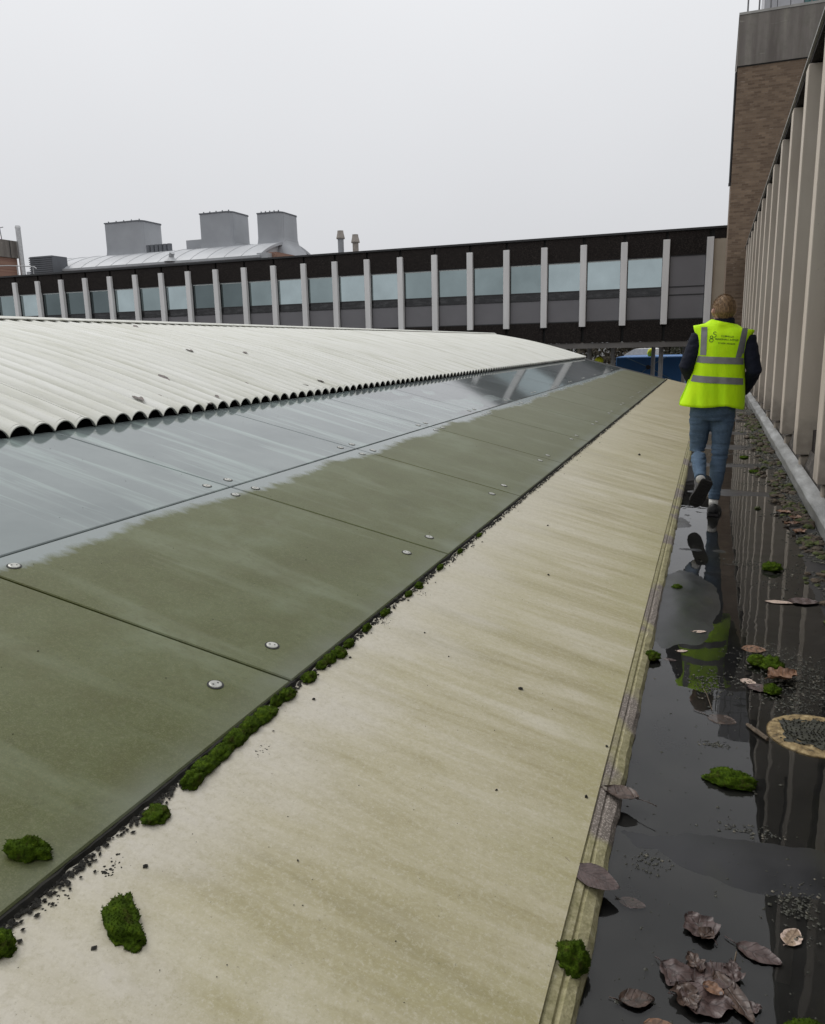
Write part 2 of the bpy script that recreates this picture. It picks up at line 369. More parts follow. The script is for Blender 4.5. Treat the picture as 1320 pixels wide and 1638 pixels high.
    MATS['post'] = simple('post_paint', (0.42, 0.42, 0.42), 0.5)
    def coated(name, col, rough, blind):
        t = MT(name, col, rough, 1.0)
        a = t.noise(0.55, t.pos((1, 1, 0.9)), 4); t.set('Base Color', t.ramp(a, [(0.3, tuple(x*0.86 for x in col)), (0.7, tuple(min(1, x*1.1) for x in col))]))
        t.bump(t.noise(0.9, None, 2), 0.04, 0.05); return t.m
    MATS['pane0'] = coated('coated_glass_pale', (0.44, 0.52, 0.53), 0.06, 0)
    MATS['pane1'] = coated('coated_glass_mid', (0.28, 0.34, 0.345), 0.05, 0)
    MATS['pane2'] = coated('coated_glass_dark', (0.14, 0.172, 0.176), 0.05, 0)
    t = MT('clear_dark_glass', (0.012, 0.013, 0.014), 0.04); t.set('Base Color', t.ramp(t.noise(2.2, t.pos((1, 1, 3)), 4), [(0.45, (0.008, 0.008, 0.009)), (0.75, (0.06, 0.06, 0.062))])); MATS['pane_dark'] = t.m
    MATS['blind'] = simple('roller_blind_head', (0.55, 0.58, 0.57), 0.7, var=0.05)

    # moss
    t = MT('moss', rough=0.95, spec=0.1)
    a = t.noise(55.0, None, 4, 0.7); b = t.noise(9.0, None, 3)
    c = t.ramp(a, [(0.3, (0.012, 0.022, 0.002)), (0.55, (0.050, 0.088, 0.005)), (0.75, (0.115, 0.165, 0.012))])
    c = t.mix(t.rng(b, 0.45, 0.65, 0, 0.45), c, (0.028, 0.05, 0.003)); c = t.mix(t.rng(t.noise(24.0, None, 4, 0.7), 0.55, 0.68, 0, 0.75), c, (0.045, 0.036, 0.012)); t.set('Base Color', c); t.bump(a, 0.8, 0.01); MATS['moss'] = t.m
    MATS['moss_dark'] = simple('moss_underside', (0.016, 0.014, 0.008), 0.95, var=0.4, scale=60)
    MATS['moss_litter'] = simple('moss_litter', (0.045, 0.055, 0.012), 0.95, var=0.6, scale=30, bump=0.8, bscale=90)
    MATS['litter'] = simple('leaf_litter', (0.055, 0.040, 0.025), 0.85, var=0.7, scale=25, bump=0.8, bscale=90)
    MATS['crumb'] = simple('dark_crumbs_and_gap', (0.013, 0.012, 0.009), 0.9, var=0.5, scale=50)
    MATS['silt'] = simple('wet_silt', (0.030, 0.030, 0.020), 0.6, var=0.6, scale=45)
    MATS['silt_pale'] = simple('pale_grit', (0.12, 0.11, 0.085), 0.8, var=0.4, scale=70)

    def leafmat(name, a, b, rough=0.5):
        t = MT(name, a, rough); sx = t.n('SeparateXYZ'); t.nt.links.new(t.pos(obj=True), sx.inputs[0])
        ay = t.math('ABSOLUTE', sx.outputs[1]); ph = t.math('SUBTRACT', sx.outputs[0], t.math('MULTIPLY', ay, 0.9))
        oi = t.n('ObjectInfo'); wv = t.math('SINE', t.math('MULTIPLY', t.math('ADD', ph, t.rng(t.noise(30.0, None, 2), 0.3, 0.7, -0.004, 0.004)), t.rng(oi.outputs['Random'], 0, 1, 210.0, 420.0))); vein = t.rng(wv, 0.86, 0.98, 0, 1)
        mid = t.rng(ay, 0.0008, 0.0022, 1, 0); v = t.math('MAXIMUM', vein, mid)
        c = t.ramp(t.noise(28.0, None, 5, 0.7), [(0.3, a), (0.7, b)])
        c = t.mix(t.math('MULTIPLY', v, 0.4), c, tuple(x*0.35 for x in a)); c = t.mix(t.rng(t.noise(50.0, None, 5, 0.75), 0.52, 0.66, 0, 0.6), c, tuple(x*0.4 for x in a)); t.set('Base Color', c)
        t.bump(t.math('SUBTRACT', t.noise(60.0), v), 0.5, 0.004); return t.m
    MATS['leaf_dark'] = leafmat('leaf_dark', (0.040, 0.024, 0.018), (0.10, 0.062, 0.045), 0.4)
    MATS['leaf_mauve'] = leafmat('leaf_mauve', (0.052, 0.033, 0.030), (0.108, 0.072, 0.066), 0.4)
    MATS['leaf_pink'] = leafmat('leaf_pink', (0.42, 0.31, 0.25), (0.60, 0.48, 0.40), 0.5)
    MATS['leaf_orange'] = leafmat('leaf_orange', (0.13, 0.062, 0.032), (0.24, 0.13, 0.075), 0.5)
    MATS['twig'] = simple('twig_bark', (0.10, 0.075, 0.05), 0.8, var=0.4, scale=60)
    t = MT('outlet_ring', rough=0.75); a = t.noise(26.0, None, 5, 0.7)
    t.set('Base Color', t.ramp(a, [(0.36, (0.045, 0.032, 0.014)), (0.47, (0.20, 0.14, 0.06)), (0.58, (0.31, 0.23, 0.11)), (0.72, (0.44, 0.35, 0.20))])); t.bump(a, 0.6, 0.008); MATS['outlet'] = t.m

    # person
    MATS['skin'] = simple('skin', (0.48, 0.27, 0.20), 0.5, var=0.12, scale=14)
    t = MT('fair_hair', rough=0.6); a = t.noise(1.0, t.pos((90, 90, 30)), 3); t.set('Base Color', t.ramp(a, [(0.3, (0.085, 0.046, 0.020)), (0.7, (0.30, 0.185, 0.088))])); t.bump(a, 0.25, 0.004); MATS['hair'] = t.m
    t = MT('navy_cloth', (0.008, 0.010, 0.020), 0.85, spec=0.25); t.bump(t.noise(28.0, t.pos((1, 1, 0.6)), 4), 0.3, 0.02); MATS['navy'] = t.m
    t = MT('denim', rough=0.85, spec=0.2); a = t.noise(5.0, None, 4); b = t.noise(190.0, None, 2)
    c = t.ramp(a, [(0.3, (0.042, 0.075, 0.12)), (0.7, (0.098, 0.15, 0.22))]); c = t.mix(t.rng(b, 0.4, 0.7, 0, 0.3), c, (0.17, 0.22, 0.29))
    t.set('Base Color', c); t.bump(t.noise(16.0, t.pos((0.5, 0.5, 2.2)), 4), 0.5, 0.02); MATS['denim'] = t.m
    t = MT('hi_vis_cloth', (0.56, 0.86, 0.008), 0.7, spec=0.25)
    t.set('Base Color', t.ramp(t.noise(9.0, t.pos((1, 1, 0.35)), 3), [(0.3, (0.50, 0.88, 0.003)), (0.7, (0.63, 0.98, 0.005))])); t.bump(t.noise(13.0, t.pos((1.2, 1.2, 0.4)), 3), 0.35, 0.02); MATS['hivis'] = t.m
    MATS['retro'] = simple('retro_tape', (0.20, 0.20, 0.205), 0.5, 0.1, 0.1, 20)
    MATS['print'] = simple('vest_print', (0.05, 0.10, 0.012), 0.8, var=0.1)
    MATS['shoe'] = simple('shoe_black', (0.011, 0.011, 0.012), 0.6, var=0.3, scale=40, bump=0.2)
    MATS['sole'] = simple('shoe_sole', (0.014, 0.013, 0.013), 0.75, var=0.3, scale=60, bump=0.3)
    MATS['sock'] = simple('white_sock', (0.72, 0.71, 0.69), 0.9)
    MATS['eye'] = simple('eye_white', (0.7, 0.68, 0.65), 0.3)

    # far things
    MATS['ground'] = simple('yard_asphalt', (0.055, 0.055, 0.055), 0.9, var=0.3, scale=0.5)
    MATS['blue'] = simple('blue_sheet', (0.026, 0.145, 0.38), 0.45, var=0.15, scale=0.7)
    MATS['strap'] = simple('strap_grey', (0.16, 0.27, 0.36), 0.5)
    MATS['whitepaint'] = simple('white_paint', (0.72, 0.72, 0.72), 0.4)
    MATS['yellow'] = simple('yellow_sheet', (0.75, 0.80, 0.02), 0.6)
    MATS['leafA'] = simple('foliage_olive', (0.034, 0.036, 0.018), 0.9, var=0.5, scale=1.2)
    MATS['leafB'] = simple('foliage_brown', (0.042, 0.034, 0.020), 0.9, var=0.5, scale=1.2)
    MATS['bark'] = simple('bark', (0.06, 0.048, 0.036), 0.95, var=0.3, scale=3)
    MATS['steel'] = simple('steel_flue', (0.48, 0.48, 0.48), 0.35, 0.7)
    MATS['rail'] = simple('rail_grey', (0.14, 0.14, 0.145), 0.5)
    MATS['cladding'] = simple('grey_cladding', (0.44, 0.44, 0.46), 0.5, var=0.05)
    MATS['teal'] = simple('teal_glass', (0.06, 0.155, 0.155), 0.1, var=0.1)
    MATS['pot'] = simple('chimney_buff', (0.30, 0.27, 0.24), 0.8, var=0.15, scale=2)
    MATS['endwall'] = simple('end_wall_render', (0.12, 0.105, 0.09), 0.9, var=0.2, scale=1)
build_materials()
K = MATS

# ------------------------------------------------------------------ levels of the roof
SL = 0.266
def rz(x): return 0.05 + SL*(-x-0.266)         # top of the cream sheet plane
GT = 0.002                                     # glass stands this much higher
XJ, XM, XE, XR = -1.31, -2.605, -3.77, -6.85   # cream/glass joint, mid joint, eave of corrugated sheet, ridge
Y0, Y1 = -3.0, 25.9
GROUND = -4.0
def cz_(x): return rz(x) - 0.015*max(0.0, min(1.0, (-x-0.27)/0.9))      # top of the cream sheet, which dips under the glass

# ------------------------------------------------------------------ ground
g = MB(); g.box(-900, 900, -300, 1500, GROUND-0.5, GROUND)
tag(link('ground', g.mesh('ground'), K['ground']), kind='structure')

# gutter floor with shallow hollows, and the water standing in it
GXL, GXR = -0.23, 0.86
def floor_z(x, y):
    z = -0.0065 + 0.0035*noise.noise((x*2.2, y*0.9, 3.1)) + 0.002*noise.noise((x*7, y*5, 1.7)) + 0.0013*noise.noise((x*19, y*15, 6.2))
    def bump(cx, cy, sx_, sy_, a): return a*math.exp(-((x-cx)/sx_)**2 - ((y-cy)/sy_)**2)
    z += bump(0.25, 2.16, 0.45, 0.13, 0.0125)
    z += bump(-0.10, 4.42, 0.185, 0.60, 0.026)*(1+0.25*noise.noise((x*6, y*4, 12)))
    z += bump(0.05, 5.72, 0.30, 0.06, 0.0075)*(1+0.8*noise.noise((x*11, y*6, 4)))
    z += bump(-0.2, 6.6, 0.2, 0.5, 0.010)
    z += bump(0.72, 5.0, 0.12, 3.0, 0.012)
    for k, (cy, a) in enumerate(((8.05, .009), (9.9, .010), (11.6, .011), (13.4, .010), (15.6, .012), (18.0, .012), (21, .012), (24.5, .012))):
        z += bump(0.3+0.1*math.sin(k*2.1), cy, 0.8, 0.22+0.04*k, a)
    return z
g = MB(); g.grid(lambda u, v: (GXL+(GXR-GXL)*u, -2.5+34.3*v, floor_z(GXL+(GXR-GXL)*u, -2.5+34.3*v)), 44, 1300)
tag(link('gutter_floor', g.mesh('gutter_floor', smooth=True), K['felt']), kind='structure')
g = MB(); g.add([(GXL, -2.5, 0), (GXR, -2.5, 0), (GXR, 31.8, 0), (GXL, 31.8, 0)], [(0, 1, 2, 3)])
tag(link('gutter_water', g.mesh('gutter_water'), K['water']), kind='structure')

# ------------------------------------------------------------------ the glazed lean-to roof: cream eaves sheet, kerb, glass
roof = thing('glazed_roof', 'long sloping roof of green algae-stained glass panels above a cream eaves sheet', 'roof', (0, 0, 0))
g = MB()
xs = [-0.270, -0.40, -0.7, -1.0, -1.345]
ny = 120
def creamz(x, y): return cz_(x) + 0.0025*noise.noise((x*1.3, y*1.1, 0))
vs = []
for j in range(ny+1):
    y = Y0+(Y1-Y0)*j/ny
    vs += [(x, y, creamz(x, y)) for x in xs]
    vs += [(-1.345, y, rz(-1.345)-0.08), (-0.270, y, 0.012)]
fs = []
nxs = len(xs)+2
for j in range(ny):
    for i in range(nxs):
        a, b = j*nxs+i, j*nxs+(i+1) % nxs
        fs.append((a, b, b+nxs, a+nxs))
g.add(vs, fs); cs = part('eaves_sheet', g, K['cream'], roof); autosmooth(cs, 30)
# kerb: two small ribs, then a crumbling edge into the gutter
g = MB(); ny = 620
prof = [(-0.2705, 0.042), (-0.266, 0.043), (-0.262, 0.048), (-0.248, 0.043), (-0.244, 0.036), (-0.239, 0.035), (-0.234, 0.038), (-0.212, 0.026), (-0.202, 0.008), (-0.200, -0.03), (-0.2705, -0.03)]
vs, fs = [], []
for j in range(ny+1):
    y = -2.5+(Y1+2.5)*j/ny
    for i, (x, z) in enumerate(prof):
        dx = dz = 0
        if 6 <= i <= 9:
            n1 = noise.noise((0.3*i, y*9, 5)); n2 = noise.noise((i, y*30, 9)); lost = max(0, noise.noise((0, y*0.9, 2)))*0.012
            dx = 0.006*n1+0.003*n2; dz = (0.004*n2 - lost) if i < 9 else 0
        if 2 <= i <= 5:
            dz = -max(0, noise.noise((0, y*0.9, 2))-0.1)*0.02
        vs.append((x+dx, y, z+dz))
n = len(prof)
for j in range(ny):
    for i in range(n): a, b = j*n+i, j*n+(i+1) % n; fs.append((a, b, b+n, a+n))
g.add(vs, fs); part('kerb', g, K['kerb'], roof)
# dark bedding under the glass
g = MB(); s0 = [(XJ-0.02, rz(XJ-0.02)-0.0215), (-4.3, rz(-4.3)-0.0215), (-4.3, rz(-4.3)-0.1), (XJ-0.02, rz(XJ-0.02)-0.06)]
g.loft([[(x, y, z) for x, z in s0] for y in (Y0, Y1-0.01)]); part('bedding', g, K['black'], roof)
# glass panels, each with its disc fixings
SP, GAP, SK, TH = 1.755, 0.012, 0.10, 0.021
def panel_mesh(xa, xb, name):
    m_ = MB(); w = SP-GAP; dx = xb-xa; b = 0.004
    def P(u, v, dz):       # u 0..1 across (down to up slope), v in metres along Y; lower corner is the origin
        return (dx*u, v + SK*dx*u, -dx*u*SL + dz)
    for (dz0, dz1, ins0, ins1) in ((GT-TH, GT-b, 0, 0), (GT-b, GT, 0, b)):
        pass
    i = b
    lo = [P(0, 0, GT-TH), P(0, w, GT-TH), P(1, w, GT-TH), P(1, 0, GT-TH)]
    mi = [P(0, 0, GT-b), P(0, w, GT-b), P(1, w, GT-b), P(1, 0, GT-b)]
    ui = i/abs(dx)
    hi = [P(ui, i, GT), P(ui, w-i, GT), P(1-ui, w-i, GT), P(1-ui, i, GT)]
    m_.loft([lo, mi, hi]); return m_.mesh(name)
rows = [(XJ, XM+GAP/2, panel_mesh(XJ, XM+GAP/2, 'glass_lower'), K['algae'], [0.17, abs(XM-XJ)-0.095]),
        (XM-GAP/2, -4.02, panel_mesh(XM-GAP/2, -4.02, 'glass_upper'), K['grey_glass'], [0.075])]
dm = MB()
ring = [(0.0, 0.005), (0.0175, 0.005), (0.0215, 0.0035), (0.0225, 0.0)]
for k in range(len(ring)-1): pass
dm.loft([[(r*math.cos(a*math.pi/9), r*math.sin(a*math.pi/9), z) for a in range(18)] for r, z in reversed(ring[1:])], caps=True)
disc_me = dm.mesh('fixing_disc'); disc_me.materials.append(K['disc'])
hm = MB()
hm.loft([[(0.028*math.cos(a*math.pi/9), 0.028*math.sin(a*math.pi/9), z) for a in range(18)] for z in (0, 0.0012)])
for s_ in (-1, 1): hm.loft([[(s_*0.009+0.0032*math.cos(a*math.pi/4), 0.0038*math.sin(a*math.pi/4), z) for a in range(8)] for z in (0.0048, 0.0056)])
hole_me = hm.mesh('fixing_shadow_gasket'); hole_me.materials.append(K['black'])
tilt = math.atan(SL)
for n_ in range(-4, 13):
    for (xa, xb, me, mt, us) in rows:
        yb = 3.965 + SP*(n_-1) + GAP/2 + SK*(xa-XJ)
        p = link('glass_panel', me, mt, roof, (xa, yb, rz(xa)))
        if yb+SP > Y1+1.2: 
            pass
        for d in us:
            for e_ in (0.175 if d < 0.2 and xa == XJ else 0.10, SP-GAP-(0.175 if d < 0.2 and xa == XJ else 0.10)):
                if yb > 17 and e_ > 1: continue
                lx = -d; f = link('fixing', disc_me, None, p, (lx, e_+SK*lx, -lx*SL+GT+0.0005)); f.rotation_euler = (0, tilt, 0)
                h_ = link('gasket', hole_me, None, p, (lx, e_+SK*lx, -lx*SL+GT+0.0003)); h_.rotation_euler = (Matrix.Rotation(tilt, 3, 'Y') @ Matrix.Rotation(random.uniform(0, 3), 3, 'Z')).to_euler()
# end wall under the roof
g = MB(); g.add([(-0.1, Y1+0.02, 0), (XJ, Y1+0.02, rz(XJ)-0.04), (XR, Y1+0.02, rz(XR)-0.12), (-10, Y1+0.02, 0.9), (-10, Y1+0.02, GROUND), (-0.1, Y1+0.02, GROUND),
                 (-0.1, Y1-0.25, 0), (XJ, Y1-0.25, rz(XJ)-0.04), (XR, Y1-0.25, rz(XR)-0.12), (-10, Y1-0.25, 0.9), (-10, Y1-0.25, GROUND), (-0.1, Y1-0.25, GROUND)],
      [(0,1,2,3,4,5), (11,10,9,8,7,6), (0,6,7,1), (1,7,8,2), (2,8,9,3), (3,9,10,4), (5,4,10,11), (0,5,11,6)])
part('end_wall', g, K['endwall'], roof)

# ------------------------------------------------------------------ white corrugated roof
croof = thing('corrugated_roof', 'white corrugated fibre-cement roof rising above the grey glass panels', 'roof', (XE, 0, rz(XE)))
PIT, NC, HC = 0.171, 6, 0.061
def corr(y):
    t_ = abs(((y/PIT+0.5) % 1.0)-0.5)/0.5            # 0 at the crest, 1 in the valley
    return HC*(0.9*(1-t_**2.1)**0.68+0.1*(0.5+0.5*math.cos(math.pi*t_))) if t_ < 1 else 0.0
def shade_card_mesh():  # added black card behind the open corrugation ends, standing for deep shade
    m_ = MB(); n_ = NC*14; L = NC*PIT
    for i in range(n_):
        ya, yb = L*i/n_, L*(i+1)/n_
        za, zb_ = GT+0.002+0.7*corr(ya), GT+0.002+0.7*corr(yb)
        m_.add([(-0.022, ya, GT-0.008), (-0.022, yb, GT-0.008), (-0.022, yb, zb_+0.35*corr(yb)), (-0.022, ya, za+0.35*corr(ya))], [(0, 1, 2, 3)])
    return m_.mesh('eave_shade_card')
def sheet_mesh():
    m_ = MB(); segs = 12; ns = 8; th = 0.007; top, bot = [], []
    L = NC*PIT+0.03
    nu = NC*segs+2
    zc = corr
    for j in range(ns+1):
        s_ = j/ns; x = (XR-XE)*s_
        zb = (1.765-rz(XE))*s_ + GT*(1-s_) + 0.002 + 0.075*math.sin(math.pi*s_)
        for i in range(nu+1):
            y = L*i/nu; zz = zb+zc(y)
            top.append((x, y, zz+th)); bot.append((x, y, zz))
    n = len(top); a = nu+1; vs = top+bot; fs = []
    for j in range(ns):
        for i in range(nu):
            q = j*a+i; fs.append((q, q+1, q+a+1, q+a)); fs.append((n+q, n+q+a, n+q+a+1, n+q+1))
    for i in range(nu): fs.append((i, n+i, n+i+1, i+1)); q = ns*a+i; fs.append((q, q+1, n+q+1, n+q))
    for j in range(ns): q = j*a; fs.append((q, q+a, n+q+a, n+q)); q = j*a+nu; fs.append((q, n+q, n+q+a, q+a))
    m_.add(vs, fs); return m_.mesh('corrugated_sheet')
sme = sheet_mesh(); fme = shade_card_mesh(); fme.materials.append(K['void']); k = 0; y = -3.2
while y < Y1-0.9:
    o = link('corrugated_sheet', sme, K['white'], croof, (random.uniform(-0.006, 0.006), y, 0.0015*(k % 2)))
    link('eave_shade_card', fme, None, croof, (0, y, 0.012))
    y += NC*PIT; k += 1
autosmooth(bpy.data.objects['corrugated_sheet'], 50)
# far slope as one plain piece, and a ridge capping
g = MB(); nu = 60
def far(u, v): x = XR-3.6*v; return (x, -3.2+(Y1+2.6)*u, 1.765+0.035-0.9*v)
g.grid(far, nu, 2); part('far_slope', g, K['white'], croof)
g = MB(); pr = [(-0.10, -0.028), (-0.10, -0.020), (-0.03, 0.004), (0.03, 0.004), (0.10, -0.020), (0.10, -0.028), (0, -0.01)]
g.loft([[(XR+dx, yy, 1.765+HC+0.028+dz) for dx, dz in pr] for yy in (-3.2, Y1-0.1)]); part('ridge_cap', g, K['white'], croof)
# void under the sheet
g = MB(); g.box(-9.5, -4.25, Y0, Y1-0.3, -1.0, 0.9); part('roof_void', g, K['black'], croof)

# ------------------------------------------------------------------ facade kit used by the right-hand wing and the linking block
def facade_bay(root, org, ax, out_, wid, z0, glassmat, blank=False, deep=0.16, head_top=4.35, heads=(0.0, 0.50, 1.50, 1.90, 3.28), jitter=0.0, foot=None):
    """one bay between two columns. org = left lower corner on the wall plane, ax = unit vector along the wall, out_ = outward normal"""
    ax, out_ = Vector(ax), Vector(out_); org = Vector(org); base = Vector(root.location)
    def slab(mb, a0, a1, h0, h1, d0, d1):
        p = lambda a, d, h: org + ax*a + out_*d + Vector((0, 0, z0+h))
        mb.add([p(a0,d0,h0), p(a1,d0,h0), p(a1,d1,h0), p(a0,d1,h0), p(a0,d0,h1), p(a1,d0,h1), p(a1,d1,h1), p(a0,d1,h1)],
               [(0,3,2,1),(4,5,6,7),(0,1,5,4),(1,2,6,5),(2,3,7,6),(3,0,4,7)]); return mb
    lo, a, b, c, d = heads
    f0 = lo if foot is None else foot
    part('lower_panel', slab(MB(), 0.006, wid-0.006, f0, a, -0.1, 0.03), K['agg'], root)
    part('head_panel', slab(MB(), 0.006, wid-0.006, d+0.05, head_top, -0.1, 0.03), K['agg'], root)
    fr = MB(); fw = 0.035
    slab(fr, 0.0, 0.12, a, d+0.05, -0.09, -0.01); slab(fr, wid-0.12, wid, a, d+0.05, -0.09, -0.01)
    for h in (a, b, c, d): slab(fr, 0.12, wid-0.12, h, h+0.05, -0.09, -0.012)
    w = part('window', fr, K['frame'], root)
    part('spandrel', slab(MB(), 0.121, wid-0.121, a+0.051, b-0.001, -0.075, -0.035), K['grey_panel'], w, base=base)
    if blank:
        part('spandrel', slab(MB(), 0.121, wid-0.121, b+0.051, c-0.001, -0.075, -0.035), K['grey_panel'], w, base=base)
        part('spandrel', slab(MB(), 0.121, wid-0.121, c+0.051, d-0.001, -0.075, -0.035), K['grey_panel'], w, base=base)
    else:
        part('lower_pane', slab(MB(), 0.121, wid-0.121, b+0.051, c-0.001, -0.075, -0.05), K['pane_dark'], w, base=base)
        pn = MB(); tl = jitter
        p = lambda aa, dd, h: org + ax*aa + out_*dd + Vector((0, 0, z0+h))
        slab(pn, 0.121, wid-0.121, c+0.051, d-0.001, -0.075, -0.05); part('pane', pn, glassmat, w, base=base)
        bl = MB(); slab(bl, 0.125, wid-0.125, d-0.055, d-0.004, -0.049, -0.043); part('blind_box', bl, K['blind'], w, base=base)

# ------------------------------------------------------------------ right-hand wing beside the gutter
WX = 1.04; COLX = 0.86; PITC = 1.885; YC0 = 9.05
wing = thing('panelled_wing', 'panelled wing with tan concrete fins rising beside the gutter', 'building', (WX, 0, 0))
def fin_mesh(h):
    m_ = MB(); bm = bmesh.new(); bmesh.ops.create_cube(bm, size=1)
    for v in bm.verts: v.co = Vector(((COLX+WX+0.06)/2-WX + v.co.x*(WX+0.06-COLX), v.co.y*0.30+0.15, h/2+v.co.z*h))
    bmesh.ops.bevel(bm, geom=bm.edges[:], offset=0.006, segments=1, affect='EDGES'); bm.verts.index_update()
    m_.add([v.co for v in bm.verts], [[v.index for v in f.verts] for f in bm.faces]); bm.free(); return m_.mesh('fin')
fm = fin_mesh(4.30)
stub = MB(); stub.bbox(0.91-WX, WX+0.02-WX, 0.03, 0.17, 0.02, 0.235, 0.012); stub_me = stub.mesh('stub'); stub_me.materials.append(K['tan'])
NCOL = range(-7, 12)
for k in NCOL:
    y = YC0+PITC*k
    o = link('fin', fm, K['tan'], wing, (0, y, 0.275+random.uniform(-0.02, 0.02)))
    link('fin_stub', stub_me, None, wing, (0, y, 0))
    if k < 11:
        facade_bay(wing, (WX, y+0.30, 0), (0, 1, 0), (-1, 0, 0), PITC-0.30, 0.0, K['pane2'], heads=(0.05, 0.52, 1.55, 1.97, 3.37), head_top=4.56, foot=0.30)
g = MB()
def plinth(u, v):
    y = -4.5+36.2*u; return (0.95+0.012*noise.noise((0, y*5, v*3))+0.05*v*v, y, 0.0+0.31*v)
g.grid(plinth, 500, 4); part('plinth', g, K['plinth'], wing)
g = MB(); g.box(WX+0.11, WX+7, -4.5, 31.7, GROUND, 4.5); part('core_wall', g, K['agg'], wing)
g = MB(); g.box(WX-0.155, WX+0.10, -4.5, 31.7, 4.585, 4.65); part('parapet_band', g, K['agg'], wing)
g = MB(); g.box(WX-0.185, WX+0.5, -4.5, 31.7, 4.652, 4.675); part('coping', g, K['coping'], wing)

fl = thing('flashing_rail', 'dented grey alloy flashing strip along the foot of the panelled wing', 'flashing', (0.83, 0, 0))
y = -4.0; k = 0
while y < 31:
    L = 2.44; m_ = MB(); rings = []
    for j in range(13):
        yy = y+L*j/12-0.003*(j == 12); w1 = 0.006*noise.noise((1, yy*1.7, 0)); w2 = 0.007*noise.noise((2, yy*1.3, 4))
        ptz = [(0.822+w1, 0.004), (0.818+w1, 0.100+w2), (0.828+w1, 0.112+w2), (0.925, 0.150+w2), (0.925, 0.143+w2), (0.830+w1, 0.104+w2), (0.825+w1, 0.098+w2), (0.829+w1, 0.004)]
        rings.append([(x, yy, z) for x, z in ptz])
    m_.loft(rings); part('flashing_length', m_, K['flash'], fl); y += L; k += 1

# ------------------------------------------------------------------ brick tower at the end of the gutter
tw = thing('brick_tower', 'tall brown brick tower with a weathered concrete crown', 'tower', (3.0, 32, GROUND))
TX = 0.27; sc = 32/28.0; Z = lambda z: CZ+(z-CZ)*sc
g = MB(); g.box(TX, 7.5, 32.0, 38.0, GROUND, Z(9.577)); part('shaft', g, K['brick'], tw)
g = MB(); g.box(TX-0.03, 7.6, 31.95, 38.1, Z(9.577)+0.03, Z(11.0)); part('crown', g, K['conc'], tw)
g = MB(); g.box(TX-0.05, 7.62, 31.93, 38.12, Z(11.0)+0.003, Z(11.0)+0.08); part('crown_coping', g, K['coping'], tw)
g = MB(); g.box(TX-0.02, 7.5, 31.97, 38.05, Z(9.577)+0.002, Z(9.577)+0.028); part('shadow_gap', g, K['black'], tw)
g = MB(); g.tube([(TX-0.035, 32.2, Z(6.3)), (TX-0.035, 32.2, Z(9.5))], 0.045, 8); g.box(TX-0.09, TX, 32.15, 32.25, Z(6.3)-0.1, Z(6.3)); part('downpipe', g, K['frame'], tw)
rl = thing('roof_railing', 'grey tubular guard rail on top of the brick tower', 'railing', (TX, 32.2, Z(11.0)+0.08))
for x in (TX+0.22, TX+0.58, TX+0.94, TX+2.2):
    g = MB(); g.tube([(x, 32.2, Z(11.0)+0.08), (x, 32.2, Z(11.0)+1.15)], 0.028, 8); part('post', g, K['rail'], rl)
for zz in (0.62, 1.13):
    g = MB(); g.tube([(TX+0.2, 32.2, Z(11.0)+zz), (TX+2.3, 32.2, Z(11.0)+zz)], 0.022, 8); part('rail', g, K['rail'], rl)
pr_ = thing('plant_room', 'pale grey clad plant room on top of the brick tower', 'plant room', (2.5, 33, Z(11.0)+0.08))
zb = Z(11.0)+0.083
for i_ in range(3):
    g = MB(); g.box(1.02+0.42*i_, 1.42+0.42*i_, 32.6, 36, zb, zb+2.4); part('cladding_panel', g, K['cladding'], pr_)
g = MB(); g.box(2.28, 2.70, 32.62, 36, zb, zb+2.4); part('window', g, K['teal'], pr_)
g = MB(); g.box(2.72, 7, 32.6, 36, zb, zb+2.4); part('cladding_panel', g, K['cladding'], pr_)

# ------------------------------------------------------------------ linking block that bridges the far end
BY = 40.0
blk = thing('linking_block', 'long dark block with white fins bridging the far end behind the roofs', 'building', (-20, BY, GROUND))
BP = 1.907; BX0 = -0.39
NB = 27
pm = MB(); pm.bbox(-0.15, 0.15, -0.20, 0.05, 0, 3.83, 0.01); fin_me = pm.mesh('pale_fin'); fin_me.materials.append(K['pale_col'])
pattern = [None, 0, 0, 0, 1, 1, 1, 1, 0, 0, 1, 0, 1, 2, 2, 0, 1, 0, 2, 2, 2, 0, 1, 0, 0, 1, 2]
tone = {0: 'pane0', 1: 'pane1', 2: 'pane2'}
for k in range(NB):
    x = BX0-BP*k
    link('fin', fin_me, None, blk, (x+20, 0, 2.25-GROUND))
    if k < NB-1:
        t_ = pattern[k] if k < len(pattern) else 1
        facade_bay(blk, (x-0.06, BY, 0), (-1, 0, 0), (0, -1, 0), BP-0.12, 0.0, K[tone.get(t_, 'pane1')], blank=(t_ is None),
                   heads=(1.47, 2.47, 3.56, 3.93, 5.32), head_top=6.44)
g = MB(); g.box(BX0+0.16, BX0+0.75, BY-0.02, BY+0.3, 1.47, 6.0); part('end_panel', g, K['beige_panel'], blk)
g = MB(); g.box(BX0+0.16, BX0+1.4, BY-0.03, BY+0.3, 6.0, 6.44); part('head_panel', g, K['agg'], blk)
xl = BX0-BP*NB
g = MB(); g.box(xl, 1.2, BY+0.11, BY+8, 1.5, 6.43); part('core', g, K['black'], blk)
g = MB(); g.box(xl, 1.2, BY-0.10, BY+8.1, 6.445, 6.54); part('roof_edge', g, K['frame'], blk)
g = MB(); g.box(xl, 1.2, BY+0.02, BY+8, 1.20, 1.465); part('soffit', g, K['soffit'], blk)
for x in (-6.1, -4.9, -2.5, -0.9, -12, -18, -24, -30):
    g = MB(); g.tube([(x, BY+2.5, GROUND), (x, BY+2.5, 1.2)], 0.11, 10); part('support_post', g, K['post'], blk, smooth=False)
